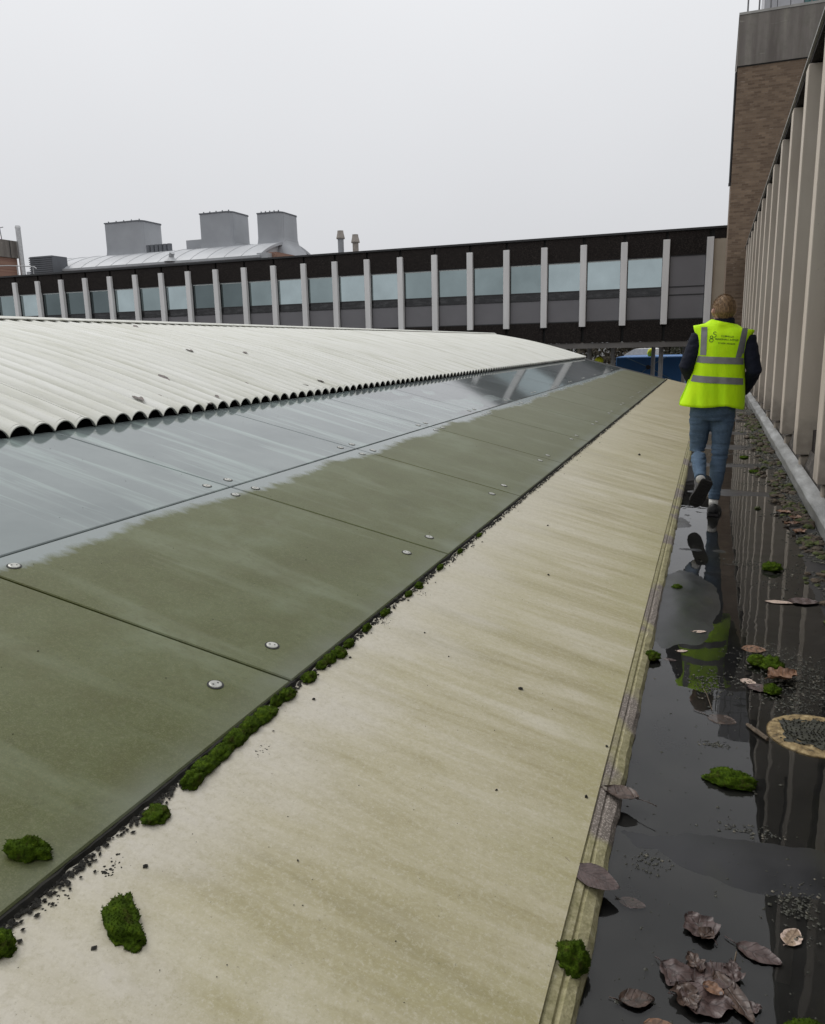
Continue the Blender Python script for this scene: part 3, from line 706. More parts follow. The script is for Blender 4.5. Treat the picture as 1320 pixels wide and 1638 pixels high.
for x in (-3.15, -1.5):
    g = MB(); g.tube([(x, BY+6.5, GROUND), (x, BY+6.5, 1.2)], 0.11, 10); part('support_post', g, K['post'], blk)

# ------------------------------------------------------------------ yard beyond, glimpsed under the block
tr = thing('blue_container', 'blue sheeted container with crossing straps seen under the linking block', 'container', (-3.4, 49, GROUND))
g = MB(); g.bbox(-5.35, -1.55, 48.0, 54, GROUND+0.1, 0.62, 0.05); part('body', g, K['blue'], tr)
hub = Vector((-3.5, 47.97, 0.02))
for dx, dz in ((-1.3, 0.58), (1.0, 0.58), (-1.0, -0.9), (1.3, -0.7)):
    g = MB(); g.tube([hub, hub+Vector((dx, 0, dz))], 0.025, 6); part('strap', g, K['strap'], tr)
g = MB(); g.tube([hub+Vector((0, -0.05, 0)), hub+Vector((0, 0.02, 0))], 0.13, 10); part('strap_hub', g, K['frame'], tr)
vn = thing('white_trailer', 'white trailer roof showing above the blue container', 'trailer', (-4.2, 58, GROUND))
g = MB(); xz = [(-5.75, 0.62), (-5.1, 1.0), (-3.9, 1.02), (-3.7, 0.98), (-3.7, -3.3), (-5.75, -3.3)]
g.loft([[(x, yy, z) for x, z in xz] for yy in (56.5, 61)]); part('body', g, K['whitepaint'], vn)
for x in (-5.3, -4.2):
    g = MB(); g.tube([(x, 56.6, GROUND+0.35), (x, 56.9, GROUND+0.35)], 0.35, 16); part('wheel', g, K['shoe'], vn)
def lump(c, r, seed, sub=3, amp=0.25, freq=2.5):
    bm = bmesh.new(); bmesh.ops.create_icosphere(bm, subdivisions=sub, radius=1)
    vs = []
    for v in bm.verts:
        d = 1+amp*noise.noise(v.co*freq+Vector((seed, seed*1.7, 0)))+amp*0.5*noise.noise(v.co*freq*2.6+Vector((seed, 3, 0)))
        vs.append(Vector((v.co.x*r[0]*d+c[0], v.co.y*r[1]*d+c[1], v.co.z*r[2]*d+c[2])))
    bm.verts.index_update(); fs = [[v.index for v in f.verts] for f in bm.faces]; bm.free()
    return MB().add(vs, fs)
a = link('yellow_bundle', lump((0, 0, 0.2), (0.2, 0.2, 0.24), 3).mesh('yellow_bundle', smooth=True), K['yellow'], None, (-3.45, 49, 0.62))
tag(a, 'small bright yellow bundle lying on top of the blue container', 'bundle')
a = link('yellow_cover', lump((0, 0, 0), (0.22, 0.2, 0.2), 5).mesh('yellow_cover', smooth=True), K['yellow'], None, (-5.55, 42.2, 0.55))
tag(a, 'small yellow cover tied to a post just past the white roof corner', 'cover')
# trees beyond
def tree(x, y, h, r, seed, mat, label):
    rnd = random.Random(seed); t = thing('tree', label, 'tree', (x, y, GROUND), 'trees beyond the linking block')
    g = MB(); g.tube([(x, y, GROUND), (x+0.1, y, GROUND+h*0.4), (x, y+0.1, GROUND+h*0.85)], [0.28, 0.2, 0.06], 8)
    for k in range(7):
        a = rnd.uniform(0, 6.28); z = GROUND+h*rnd.uniform(0.25, 0.6); g.tube([(x, y, z), (x+math.cos(a)*r*0.7, y+math.sin(a)*r*0.7, z+h*0.25)], [0.09, 0.025], 5)
    part('trunk', g, K['bark'], t)
    g = MB()
    for k in range(2600):
        while True:
            p = Vector((rnd.uniform(-1, 1), rnd.uniform(-1, 1), rnd.uniform(-1, 1)))
            if p.length < 1 and noise.noise(p*2.3+Vector((seed, 0, 0))) > -0.18: break
        c = Vector((x+p.x*r, y+p.y*r, GROUND+h*0.58+p.z*h*0.44)); s_ = rnd.uniform(0.10, 0.24)
        u = Vector((rnd.uniform(-1, 1), rnd.uniform(-1, 1), rnd.uniform(-1, 1))).normalized(); v = u.orthogonal().normalized()
        g.add([c-u*s_, c+v*s_*0.6, c+u*s_, c-v*s_*0.6], [(0, 1, 2, 3)])
    part('crown', g, K[mat], t)
for i_, (x, y, h, r, mt_, lb) in enumerate([(-12.5, 66, 8.2, 3.6, 'leafA', 'olive tree farthest left of those seen under the linking block'),
        (-7.2, 63, 7.6, 3.4, 'leafB', 'brownish tree behind the white roof corner under the linking block'),
        (-1.6, 65, 7.8, 3.4, 'leafA', 'olive tree behind the right end of the blue container'),
        (-4.6, 70, 8.6, 3.8, 'leafB', 'brownish tree behind the white trailer roof'),
        (3.6, 67, 8.4, 3.6, 'leafA', 'olive tree hidden mostly by the brick tower')]):
    tree(x, y, h, r, 11+i_, mt_, lb)

# ------------------------------------------------------------------ vent-roofed building far left
vb = thing('vent_building', 'grey barrel-roofed building with tall ventilation hoods on the skyline', 'building', (-70, 98, GROUND))
XA, XB, YA, YB, ZE, ZC = -92.0, -55.0, 90.0, 107.0, 13.3, 15.75
g = MB(); g.box(XA, XB+0.0, YA+0.6, YB-0.6, GROUND, ZE); part('wall', g, K['zinc_light'], vb)
for i_ in range(9):
    x = XA+2.0+i_*3.9; g = MB(); g.box(x, x+1.1, YA+0.5, YA+0.59, 11.9, ZE-0.35); part('window_strip', g, K['zinc_dark'], vb)
def arc(n=18, zs=0.0, inset=0.0):
    return [(YA+inset+(YB-YA-2*inset)*i/n, ZE+zs+(ZC-ZE)*math.sin(math.pi*i/n)**0.85) for i in range(n+1)]
g = MB(); ar = arc(); ar2 = [(y_, z_-0.35) for y_, z_ in reversed(ar)]
g.loft([[(x, y_, z_) for y_, z_ in ar+ar2] for x in (XA-1, XB+0.6)]); barrel = part('barrel_roof', g, K['zinc_roof'], vb)
for i_ in range(14):
    x = XA+1+i_*2.6; g = MB(); q = [(y_, z_+0.05) for y_, z_ in ar]; q2 = [(y_, z_+0.002) for y_, z_ in reversed(ar)]
    g.loft([[(x+d, y_, z_) for y_, z_ in q+q2] for d in (0, 0.08)]); part('standing_seam', g, K['zinc_light'], barrel, base=vb.location)
g = MB(); q = arc(18, -0.36, 0.9); q = q+[(YB-1, 9), (YA+1, 9)]
g.loft([[(x, y_, z_) for y_, z_ in q] for x in (XB-0.5, XB+0.1)]); part('gable', g, K['zinc_light'], vb)
g = MB(); g.box(XA, XB+0.7, YA-0.15, YA+0.2, ZE-0.28, ZE+0.02); part('gutter', g, K['zinc_light'], vb)
def hood(x0, x1, ztop, ybase=96.0, dep=5.0):
    g = MB(); rings = []
    zr = 14.6
    for z_, fl_ in ((zr-0.9, 1.5), (zr, 0.95), (zr+0.5, 0.45), (zr+1.1, 0.12), (zr+1.7, 0.0), (ztop, -0.03)):
        pts = []; r = 0.9; a0, a1 = x0-fl_*0.5, x1+fl_; b0, b1 = ybase-fl_*0.4, ybase+dep+fl_*0.4
        for cx, cy, s0 in ((a1-r, b0+r, -90), (a1-r, b1-r, 0)):
            for k in range(6): an = rad(s0+18*k); pts.append((cx+r*math.cos(an), cy+r*math.sin(an), z_))
        pts += [(a0, b1, z_), (a0, b0, z_)]; rings.append(pts)
    g.loft(rings); h = part('ventilation_hood', g, K['zinc'], vb); autosmooth(h, 35)
    g = MB(); rt = [(p[0], p[1], ztop-0.04) for p in rings[-1]]; cxm = (x0+x1)/2; cym = ybase+dep/2
    g.loft([[(cxm+(p[0]-cxm)*1.03, cym+(p[1]-cym)*1.03, z_) for p in rt] for z_ in (ztop-0.02, ztop+0.13)])
    for k in range(5): xx = x0+0.5+k*(x1-x0-1)/4; g.tube([(xx, ybase+0.3, ztop+0.1), (xx, ybase+0.3, ztop+0.32)], 0.09, 5)
    part('rim', g, K['zinc_dark'], h, base=vb.location)
f_ = 96/90.0
hood(-78.25*f_, -72.2*f_, CZ+17.3*f_); hood(-62.9*f_, -58.2*f_, CZ+17.35*f_); hood(-54.4*f_, -51.0*f_, CZ+16.75*f_)
for i_ in range(6):
    x = (-71.3+i_*0.68)*f_; g = MB(); g.tube([(x, 96, 14.5), (x, 96, CZ+14.1*f_)], 0.33, 10); part('stub_vent', g, K['zinc_dark'], vb)
g = MB(); g.bbox(-65.3*f_, -62.4*f_, 96, 98, 14.4, CZ+14.35*f_, 0.05); part('vent_box', g, K['zinc'], vb)
lb = MB(); lb.box(-90.3, -86.3, 88.2, 91, GROUND, 15.0); lo_ = part('louvre_box', lb, K['zinc_dark'], vb)
for i_ in range(9):
    g = MB(); g.box(-90.35, -86.25, 88.05, 88.2, 12.6+i_*0.27, 12.74+i_*0.27); part('slat', g, K['zinc_dark'], lo_, base=vb.location)
g = MB(); g.box(XB+0.12, XB+2.2, 91.5, 97.5, GROUND, 13.75); part('brick_infill', g, K['red_brick'], vb)
g = MB(); g.box(XB+0.12, XB+1.6, 90.2, 91.4, 9, 13.6); part('louvre_panel', g, K['zinc_light'], vb)
cw = MB(); cw.tube([(-68.0, 90.2, 13.3), (-68.0, 90.2, 13.9)], [1.0, 0.35], 8); cw.tube([(-68.0, 90.2, 13.8), (-67.6, 90.0, 14.4)], 0.35, 8); part('cowl', cw, K['zinc_light'], vb)

for (x, zt, lbl) in ((-42.95, 15.42, 'taller left chimney flue of the pair above the linking block'), (-41.0, 14.85, 'shorter buff right chimney flue of the pair above the linking block')):
    t = thing('chimney_flue', lbl, 'chimney', (x, 90, GROUND), 'paired chimney flues')
    g = MB(); g.tube([(x, 90, GROUND), (x, 90, zt-0.9)], 0.36, 14); part('stack', g, K['pot'] if zt < 15 else K['zinc'], t, smooth=False)
    g = MB(); g.tube([(x, 90, zt-0.95), (x, 90, zt-0.85), (x, 90, zt-0.35), (x, 90, zt-0.1), (x, 90, zt)], [0.5, 0.52, 0.40, 0.36, 0.36], 14); part('cap', g, K['pot'], t)

lbld = thing('brick_block', 'red brick block with concrete parapet at the far left edge', 'building', (-84, 60, GROUND))
g = MB(); g.box(-95, -73.5, 50, 70, GROUND, 12.15); part('wall', g, K['red_brick'], lbld)
g = MB(); g.box(-95.1, -73.35, 49.9, 70.1, 12.16, 14.0); part('parapet', g, K['conc'], lbld)
for y_ in (69.05, 67.4):
    g = MB(); g.box(-73.36, -73.32, y_, y_+0.06, 12.2, 13.99); part('parapet_joint', g, K['black'], lbld)
fl_ = thing('steel_flue', 'bright steel flue pipe standing at the corner of the brick block', 'flue', (-72.85, 70, GROUND))
g = MB(); g.tube([(-72.85, 70, GROUND), (-72.85, 70, 15.4)], 0.27, 14); part('pipe', g, K['steel'], fl_, smooth=False)
g = MB(); g.tube([(-72.85, 70, 15.35), (-72.85, 70, 15.6)], [0.31, 0.25], 14); part('cap', g, K['steel'], fl_)
ae = thing('roof_aerial', 'small aerial mast on the parapet of the brick block', 'aerial', (-74.3, 69, 14.0))
g = MB(); g.tube([(-74.3, 69, 14.0), (-74.45, 69, 15.5)], 0.05, 6); part('mast', g, K['rail'], ae)
g = MB(); g.tube([(-75.2, 69, 15.3), (-73.9, 69, 15.4)], 0.04, 6); part('crossbar', g, K['rail'], ae)
hr = thing('stair_handrail', 'pale handrail running off the brick block beside the flue', 'railing', (-62, 58, 8.0))
g = MB(); g.tube([(-66, 58, 9.9), (-62, 58, 9.75), (-59.0, 58, 9.5), (-58.7, 58, 9.3)], 0.05, 6); part('rail', g, K['post'], hr)
for x, zt in ((-61, 9.68), (-59.1, 9.5)):
    g = MB(); g.tube([(x, 58, GROUND), (x, 58, zt)], 0.04, 6); part('post', g, K['post'], hr)

# ------------------------------------------------------------------ the man walking away along the gutter
PX, PY = 0.06, 7.0
def evaluated(mb, voxel, smooth_it=6, disp=None, m=None):
    me = mb.mesh('tmp'); o = bpy.data.objects.new('tmp', me); COL.objects.link(o)
    r = o.modifiers.new('r', 'REMESH'); r.mode = 'VOXEL'; r.voxel_size = voxel; r.use_smooth_shade = True
    s_ = o.modifiers.new('s', 'SMOOTH'); s_.iterations = smooth_it; s_.factor = 0.5
    dg = bpy.context.evaluated_depsgraph_get(); ev = o.evaluated_get(dg); res = bpy.data.meshes.new_from_object(ev)
    bpy.data.objects.remove(o); 
    if disp:
        for v, nrm in [(v, v.normal.copy()) for v in res.vertices]: v.co += nrm*disp(v.co)
    for p in res.polygons: p.use_smooth = True
    res.materials.clear()
    if m: res.materials.append(m)
    return res
def ell(cx, cy, z, rx, ry, n=20, p=2.3):
    out_ = []
    for k in range(n):
        a = 2*math.pi*k/n; c, s_ = math.cos(a), math.sin(a)
        out_.append((cx+rx*math.copysign(abs(c)**(2/p), c), cy+ry*math.copysign(abs(s_)**(2/p), s_), z))
    return out_
HX, HY, HZ = 0.062, 7.015, 1.676          # head centre
def head_into(g, grow=0.0, top_only=False):
    rows_ = [(-0.105, 0.030, 0.040, 0.045), (-0.095, 0.045, 0.058, 0.036), (-0.07, 0.058, 0.078, 0.020), (-0.035, 0.068, 0.090, 0.006), (0.0, 0.074, 0.096, 0.0),
             (0.035, 0.077, 0.099, -0.002), (0.065, 0.073, 0.094, -0.004), (0.09, 0.058, 0.076, -0.006), (0.104, 0.036, 0.048, -0.006), (0.110, 0.012, 0.016, -0.006)]
    rings = [ell(HX, HY+dy, HZ+dz, rx+grow, ry+grow, 20, 2.1) for dz, rx, ry, dy in rows_]
    g.loft(rings)
body = MB(); hd = MB()
head_into(hd)
body.tube([(HX, 7.0, 1.50), (HX, 7.005, 1.56), (HX, 7.01, 1.64)], [0.062, 0.055, 0.055], 14)
# nose, brow, chin, ears
hd.tube([(HX-0.012, HY+0.088, HZ+0.03), (HX-0.012, HY+0.112, HZ-0.02), (HX-0.012, HY+0.092, HZ-0.032)], [0.009, 0.016, 0.012], 8)
hd.tube([(HX-0.045, HY+0.085, HZ+0.035), (HX+0.03, HY+0.087, HZ+0.035)], 0.011, 8)
hd.tube([(HX-0.035, HY+0.088, HZ-0.062), (HX+0.015, HY+0.088, HZ-0.062)], 0.009, 8)
for s_ in (-1, 1):
    hd.tube([(HX+s_*0.074, HY+0.006, HZ-0.035), (HX+s_*0.091, HY-0.010, HZ-0.002), (HX+s_*0.088, HY-0.008, HZ+0.026)], [(0.009, 0.014), (0.010, 0.02), (0.009, 0.016)], 8)
HT = rad(16)
def turn(p):
    x, y = p[0]-HX, p[1]-(HY-0.01); return (HX+x*math.cos(HT)-y*math.sin(HT), HY-0.01+x*math.sin(HT)+y*math.cos(HT), p[2])
hd.v = [turn(p) for p in hd.v]; body.add(hd.v, hd.f)
# trunk and limbs, slimmer than the clothes
body.loft([ell(0.02, 7.0, 0.86, 0.13, 0.09), ell(0.025, 7.0, 1.0, 0.13, 0.09), ell(0.04, 7.0, 1.15, 0.125, 0.085), ell(0.055, 7.0, 1.3, 0.145, 0.09), ell(0.062, 7.0, 1.42, 0.155, 0.085), ell(0.064, 7.0, 1.50, 0.12, 0.07), ell(0.064, 7.0, 1.54, 0.06, 0.05)])
LSH, LEL, LWR = (-0.115, 7.0, 1.475), (-0.205, 6.955, 1.245), (-0.135, 7.15, 1.085)
RSH, REL, RWR = (0.245, 7.0, 1.455), (0.312, 6.955, 1.20), (0.255, 7.15, 1.045)
LHP, LKN, LAN = (-0.065, 7.0, 0.885), (-0.085, 7.055, 0.54), (-0.050, 6.69, 0.375)
RHP, RKN, RAN = (0.105, 7.0, 0.885), (0.092, 7.01, 0.50), (0.066, 6.955, 0.10)
for sh, el_, wr in ((LSH, LEL, LWR), (RSH, REL, RWR)):
    body.tube([sh, ((sh[0]+el_[0])/2, (sh[1]+el_[1])/2, (sh[2]+el_[2])/2), el_, ((wr[0]+el_[0])/2, (wr[1]+el_[1])/2, (wr[2]+el_[2])/2), wr], [0.048, 0.045, 0.037, 0.036, 0.026], 12)
    # hand pushed into the front pocket: palm, four fingers, thumb
    d = Vector((0.04 if sh is LSH else -0.04, 0.05, -0.05)).normalized(); w = Vector(wr); side = Vector((0, 0.7, 0.7))
    body.tube([w, w+d*0.05, w+d*0.09], [(0.022, 0.022), (0.036, 0.016), (0.036, 0.014)], 10)
    for q in range(4):
        b0 = w+d*0.085+side*(0.02*(q-1.5)); L = (0.062, 0.072, 0.068, 0.052)[q]
        body.tube([b0, b0+d*L*0.5+Vector((0, -0.004, -0.004)), b0+d*L+Vector((0, -0.014, -0.014))], [0.0095, 0.009, 0.0075], 8)
    b0 = w+d*0.03+side*0.03; body.tube([b0, b0+d*0.03+side*0.02, b0+d*0.06+side*0.022], [0.012, 0.011, 0.009], 8)
def leg(g, hp, kn, an, r):
    hp, kn, an = Vector(hp), Vector(kn), Vector(an)
    pts = [hp+Vector((0, 0, 0.04)), hp.lerp(kn, 0.25), hp.lerp(kn, 0.6), kn, kn.lerp(an, 0.28), kn.lerp(an, 0.65), an]
    g.tube(pts, r, 16)
leg(body, LHP, LKN, LAN, [0.078, 0.076, 0.062, 0.052, 0.052, 0.040, 0.032]); leg(body, RHP, RKN, RAN, [0.078, 0.076, 0.062, 0.052, 0.052, 0.040, 0.032])
# bare feet inside the shoes
body.tube([RAN, (0.068, 6.955, 0.05), (0.072, 7.06, 0.04), (0.076, 7.14, 0.03)], [0.032, 0.036, 0.034, 0.022], 10)
LTOE = Vector((-0.078, 6.745, 0.150)); LHEEL = Vector((0.000, 6.655, 0.335))
body.tube([LAN, Vector(LAN).lerp(LHEEL, 0.5), LHEEL.lerp(LTOE, 0.45)+Vector((0, 0.03, 0.01)), LTOE+Vector((0, 0.02, 0.0))], [0.032, 0.034, 0.032, 0.022], 10)
off = Vector((PX, PY, 0))
me = evaluated(body, 0.0085, 5, None, K['skin'])
for v in me.vertices: v.co -= off
man = link('person', me, None, None, (PX, PY, 0))
tag(man, 'person in yellow hi-vis vest, navy top and jeans walking away along the wet gutter', 'person')
def wear(name, me, parent=man):
    for v in me.vertices: v.co -= off
    return link(name, me, None, parent)
# eyes
for s_ in (-0.032, 0.010):
    e_ = lump(turn((HX+s_, HY+0.088, HZ+0.012)), (0.011, 0.009, 0.008), 1, 2, 0.0).mesh('eye', smooth=True); e_.materials.append(K['eye']); wear('eye', e_)
# hair: short cap, longer on top, tapering to the nape
hair = MB()
bm = bmesh.new(); bmesh.ops.create_icosphere(bm, subdivisions=5, radius=1)
for v in bm.verts:
    d = v.co.normalized(); z = d.z
    r = Vector((0.088, 0.112, 0.127)); cut = -0.42 if d.y < 0 else (-0.05 if d.y < 0.45 else 0.35)
    t_ = max(0.0, min(1.0, (z-cut)/0.35)); k = 0.86+0.14*t_+0.020*noise.noise(d*9)*t_+0.012*noise.noise(d*24)*t_
    v.co = Vector((HX+d.x*r.x*k, HY-0.004+d.y*r.y*k, HZ+0.004+d.z*r.z*k))
for v in list(bm.verts):
    d = (v.co-Vector((HX, HY, HZ)))
    if d.z/0.119 < (-0.50-0.12*math.cos(d.x*40) if d.y < -0.045 else -0.12) or (abs(d.x) > 0.058 and d.z < 0.022 and d.y > -0.040): bm.verts.remove(v)
bm.verts.index_update(); bm.verts.ensure_lookup_table()
hair.add([v.co.copy() for v in bm.verts], [[v.index for v in f.verts] for f in bm.faces]); bm.free()
hair.v = [turn(p) for p in hair.v]
rnd = random.Random(4); base_v = [Vector(v) for v in hair.v]
for k in range(2600):
    p = base_v[rnd.randrange(len(base_v))]; d = (p-Vector((HX, HY, HZ-0.01))).normalized()
    if p.z < HZ-0.02 and rnd.random() < 0.6: continue
    L = rnd.uniform(0.008, 0.020)*(1 if p.z > HZ+0.02 else 0.45); dr = (d+Vector((rnd.uniform(-.5, .5), rnd.uniform(-.5, .5), rnd.uniform(-.3, .5)))).normalized()
    sd_ = dr.orthogonal().normalized()*0.0011
    hair.add([p-sd_, p+sd_, p+dr*L], [(0, 1, 2)])
me = hair.mesh('hair', smooth=True); me.materials.append(K['hair']); wear('hair', me)
# jacket
jk = MB()
jk.loft([ell(0.022, 7.0, 0.93, 0.165, 0.115), ell(0.03, 7.0, 1.05, 0.155, 0.112), ell(0.045, 7.0, 1.2, 0.155, 0.112), ell(0.058, 7.0, 1.35, 0.175, 0.115), ell(0.064, 7.0, 1.46, 0.175, 0.105), ell(0.066, 7.0, 1.53, 0.13, 0.085), ell(0.068, 7.0, 1.585, 0.082, 0.076), ell(0.068, 6.998, 1.625, 0.075, 0.072)])
for sh, el_, wr in ((LSH, LEL, LWR), (RSH, REL, RWR)):
    sh, el_, wr = Vector(sh), Vector(el_), Vector(wr)
    jk.tube([sh+Vector((0, 0, 0.02)), sh.lerp(el_, 0.4), el_, el_.lerp(wr, 0.5), wr, wr+(wr-el_).normalized()*0.03], [0.068, 0.069, 0.061, 0.058, 0.050, 0.046], 14)
fold = lambda c: 0.0055*noise.noise(Vector((c.x*14, c.y*14, c.z*22)))+0.003*noise.noise(Vector((c.x*30, c.y*30, c.z*44)))
wear('jacket', evaluated(jk, 0.0085, 4, fold, K['navy']))
# jeans
jn = MB()
jn.loft([ell(0.02, 7.0, 0.80, 0.135, 0.105), ell(0.02, 7.0, 0.86, 0.172, 0.122), ell(0.02, 7.0, 0.95, 0.165, 0.118), ell(0.022, 7.0, 1.03, 0.15, 0.108)])
leg(jn, LHP, LKN, Vector(LAN)+Vector((0.004, -0.035, -0.014)), [0.092, 0.092, 0.077, 0.064, 0.064, 0.053, 0.046])
leg(jn, RHP, RKN, Vector(RAN)+Vector((0, 0, 0.035)), [0.092, 0.092, 0.077, 0.064, 0.064, 0.053, 0.045])
def jfold(c):
    kz = math.exp(-((c.z-0.53)/0.09)**2)+0.8*math.exp(-((c.z-0.80)/0.06)**2)+0.9*math.exp(-((c.z-0.22)/0.06)**2)
    return 0.006*noise.noise(Vector((c.x*9, c.y*9, c.z*15)))+0.011*kz*noise.noise(Vector((c.x*7, c.y*7, c.z*48)))
wear('jeans', evaluated(jn, 0.008, 3, jfold, K['denim']))
# shoes and socks
def shoe(heel, toe, up, name_s):
    heel, toe, up = Vector(heel), Vector(toe), Vector(up).normalized(); f = (toe-heel).normalized(); sd_ = f.cross(up).normalized(); up = sd_.cross(f).normalized(); L = (toe-heel).length
    outline = [(0.0, 0.034), (0.06, 0.044), (0.25, 0.047), (0.45, 0.047), (0.68, 0.055), (0.85, 0.050), (0.96, 0.032), (1.0, 0.014)]
    top = [0.085, 0.102, 0.112, 0.094, 0.066, 0.055, 0.046, 0.036]
    u = MB(); rings = []
    for (t_, w), h in zip(outline, top):
        c = heel+f*(L*t_); r = []
        for k in range(12):
            a = math.pi*k/11; r.append(c+sd_*(w*math.cos(a))*(1 if h < 0.07 else 0.95)+up*(0.022+(h-0.022)*math.sin(a)**0.8))
        rings.append(r)
    u.loft(rings); m1 = u.mesh('shoe_upper', smooth=True); m1.materials.append(K['shoe'])
    s_ = MB(); pl_ = [(t_, w+0.004) for t_, w in outline]; ring = [heel+f*(L*t_)+sd_*w for t_, w in pl_]+[heel+f*(L*t_)-sd_*w for t_, w in reversed(pl_)]
    s_.loft([[p+up*0.0 for p in ring], [p+up*0.024 for p in ring]])
    for q in range(9):
        c = heel+f*(L*(0.08+0.1*q)); w = 0.03
        s_.add([c-sd_*w-up*0.003-f*0.004, c+sd_*w-up*0.003-f*0.004, c+sd_*w-up*0.003+f*0.004, c-sd_*w-up*0.003+f*0.004,
                c-sd_*w-f*0.004, c+sd_*w-f*0.004, c+sd_*w+f*0.004, c-sd_*w+f*0.004], [(0,1,2,3),(0,4,5,1),(2,6,7,3),(1,5,6,2),(3,7,4,0)])
    m2 = s_.mesh('shoe_sole'); m2.materials.append(K['sole'])
    o1 = wear('shoe', m1); wear('sole', m2, o1)
shoe((0.066, 6.888, 0.004), (0.082, 7.165, 0.004), (0, 0, 1), 'r')
shoe((0.012, 6.632, 0.345), (-0.088, 6.725, 0.112), (-0.1, 0.93, 0.35), 'l')
for an, dirv in ((Vector(RAN)+Vector((0, 0, 0.012)), Vector((0, 0, 1))), (Vector(LAN)+Vector((0.004, -0.018, -0.012)), (Vector(LKN)-Vector(LAN)).normalized())):
    g = MB(); g.tube([an-dirv*0.03, an+dirv*0.03], [0.037, 0.037], 14); m_ = g.mesh('sock', smooth=True); m_.materials.append(K['sock']); wear('sock', m_)
# vest: a ring section for every height, tighter at the waist, flared at the hem
def lerp_table(tab, z):
    if z <= tab[0][0]: return tab[0][1:]
    for a, b in zip(tab, tab[1:]):
        if z <= b[0]:
            t_ = (z-a[0])/(b[0]-a[0]); return tuple(p+(q-p)*t_ for p, q in zip(a[1:], b[1:]))
    return tab[-1][1:]
VT = [(0.87, -0.250, 0.256, 0.160), (0.93, -0.243, 0.258, 0.158), (1.0, -0.215, 0.256, 0.152), (1.1, -0.184, 0.250, 0.148), (1.2, -0.155, 0.246, 0.145), (1.33, -0.133, 0.241, 0.142), (1.42, -0.129, 0.256, 0.138), (1.49, -0.146, 0.284, 0.124), (1.53, -0.160, 0.298, 0.105), (1.548, -0.164, 0.302, 0.092)]
def vest_y(x, z, side=-1, offs=0.0):
    xl, xr, dp = lerp_table(VT, z); c, hw = (xl+xr)/2, (xr-xl)/2
    s_ = max(-1, min(1, (x-c)/hw)); y = max(0.0, 1-abs(s_)**2.4)**(1/2.2)
    amp = max(0, (1.32-z))*0.024
    y_ = 7.0+side*(dp*y*(1+0)+offs) + side*amp*y*(math.sin(x*34+z*3)+0.6*math.sin(x*71+1.3+z*5))
    if z > 1.32: y_ += side*0.004*math.sin(x*40+z*9)*y
    return y_
def hem(x): return 0.925-0.012*math.sin((x+0.25)*9)-0.045*max(0, min(1, (x-0.12)/0.12))
def vest_pt(x_u, v, side, offs=0.0):
    zt = 1.548
    z_ref = 0.87+(zt-0.87)*v; xl, xr, dp = lerp_table(VT, z_ref); a = math.pi*x_u
    s_ = -math.cos(a); x = (xl+xr)/2+(xr-xl)/2*s_; z = z_ref
    h = hem(x); z = h+(zt-0.02*(x-0.07)/0.2-h)*v
    return (x, vest_y(x, z, side, offs), z)
vs_ = MB(); NU, NV = 40, 30
rings = []
for j in range(NV+1):
    v = j/NV; rings.append([vest_pt(i/NU, v, -1) for i in range(NU+1)]+[vest_pt(1-i/NU, v, 1) for i in range(1, NU)])
top0 = rings[-1]; cx = 0.068
for t_, dz in ((0.30, 0.004), (0.65, 0.014), (1.0, 0.045)):
    ring = []
    for p in top0:
        a = math.atan2((p[1]-7.0)/0.09, (p[0]-cx)/0.22); e_ = (cx+0.098*math.cos(a), 7.0+0.088*math.sin(a), 0)
        ring.append((p[0]+(e_[0]-p[0])*t_, p[1]+(e_[1]-p[1])*t_, p[2]+dz))
    rings.append(ring)
vs_.loft(rings, caps=False)
me = vs_.mesh('vest', smooth=True); me.materials.append(K['hivis']); vest = wear('vest', me)
so = vest.modifiers.new('thickness', 'SOLIDIFY'); so.thickness = 0.004; so.offset = 1
def tape(fn, nu, nv):
    g = MB(); g.grid(fn, nu, nv); m_ = g.mesh('reflective_tape', smooth=True); m_.materials.append(K['retro']); wear('reflective_tape', m_, vest)
OF = 0.0085
def hoop(zl, zr_, side, h=0.052):
    def fn(u, v):
        z = zl+(zr_-zl)*u-h/2+h*v; xl, xr, dp = lerp_table(VT, z); x = (xl+xr)/2-(xr-xl)/2*math.cos(math.pi*u)*1.012
        return (x, vest_y(x, z, side, OF if 0.02 < u < 0.98 else 0.002), z)
    tape(fn, 48, 2)
for side in (-1, 1):
    hoop(1.309, 1.276, side); hoop(1.157, 1.114, side)
    for a0, a1, b0, b1, z0, z1 in ((-0.102, -0.055, -0.103, -0.057, 1.335, 1.560), (0.168, 0.224, 0.205, 0.246, 1.312, 1.535)):
        def fn(u, v):
            z = z0+(z1-z0)*v; xa, xb = a0+(b0-a0)*v, a1+(b1-a1)*v; x = xa+(xb-xa)*u
            return (x, vest_y(x, min(z, 1.53), side, OF), min(z, 1.552)+0.006*(v > 0.97))
        tape(fn, 3, 16)
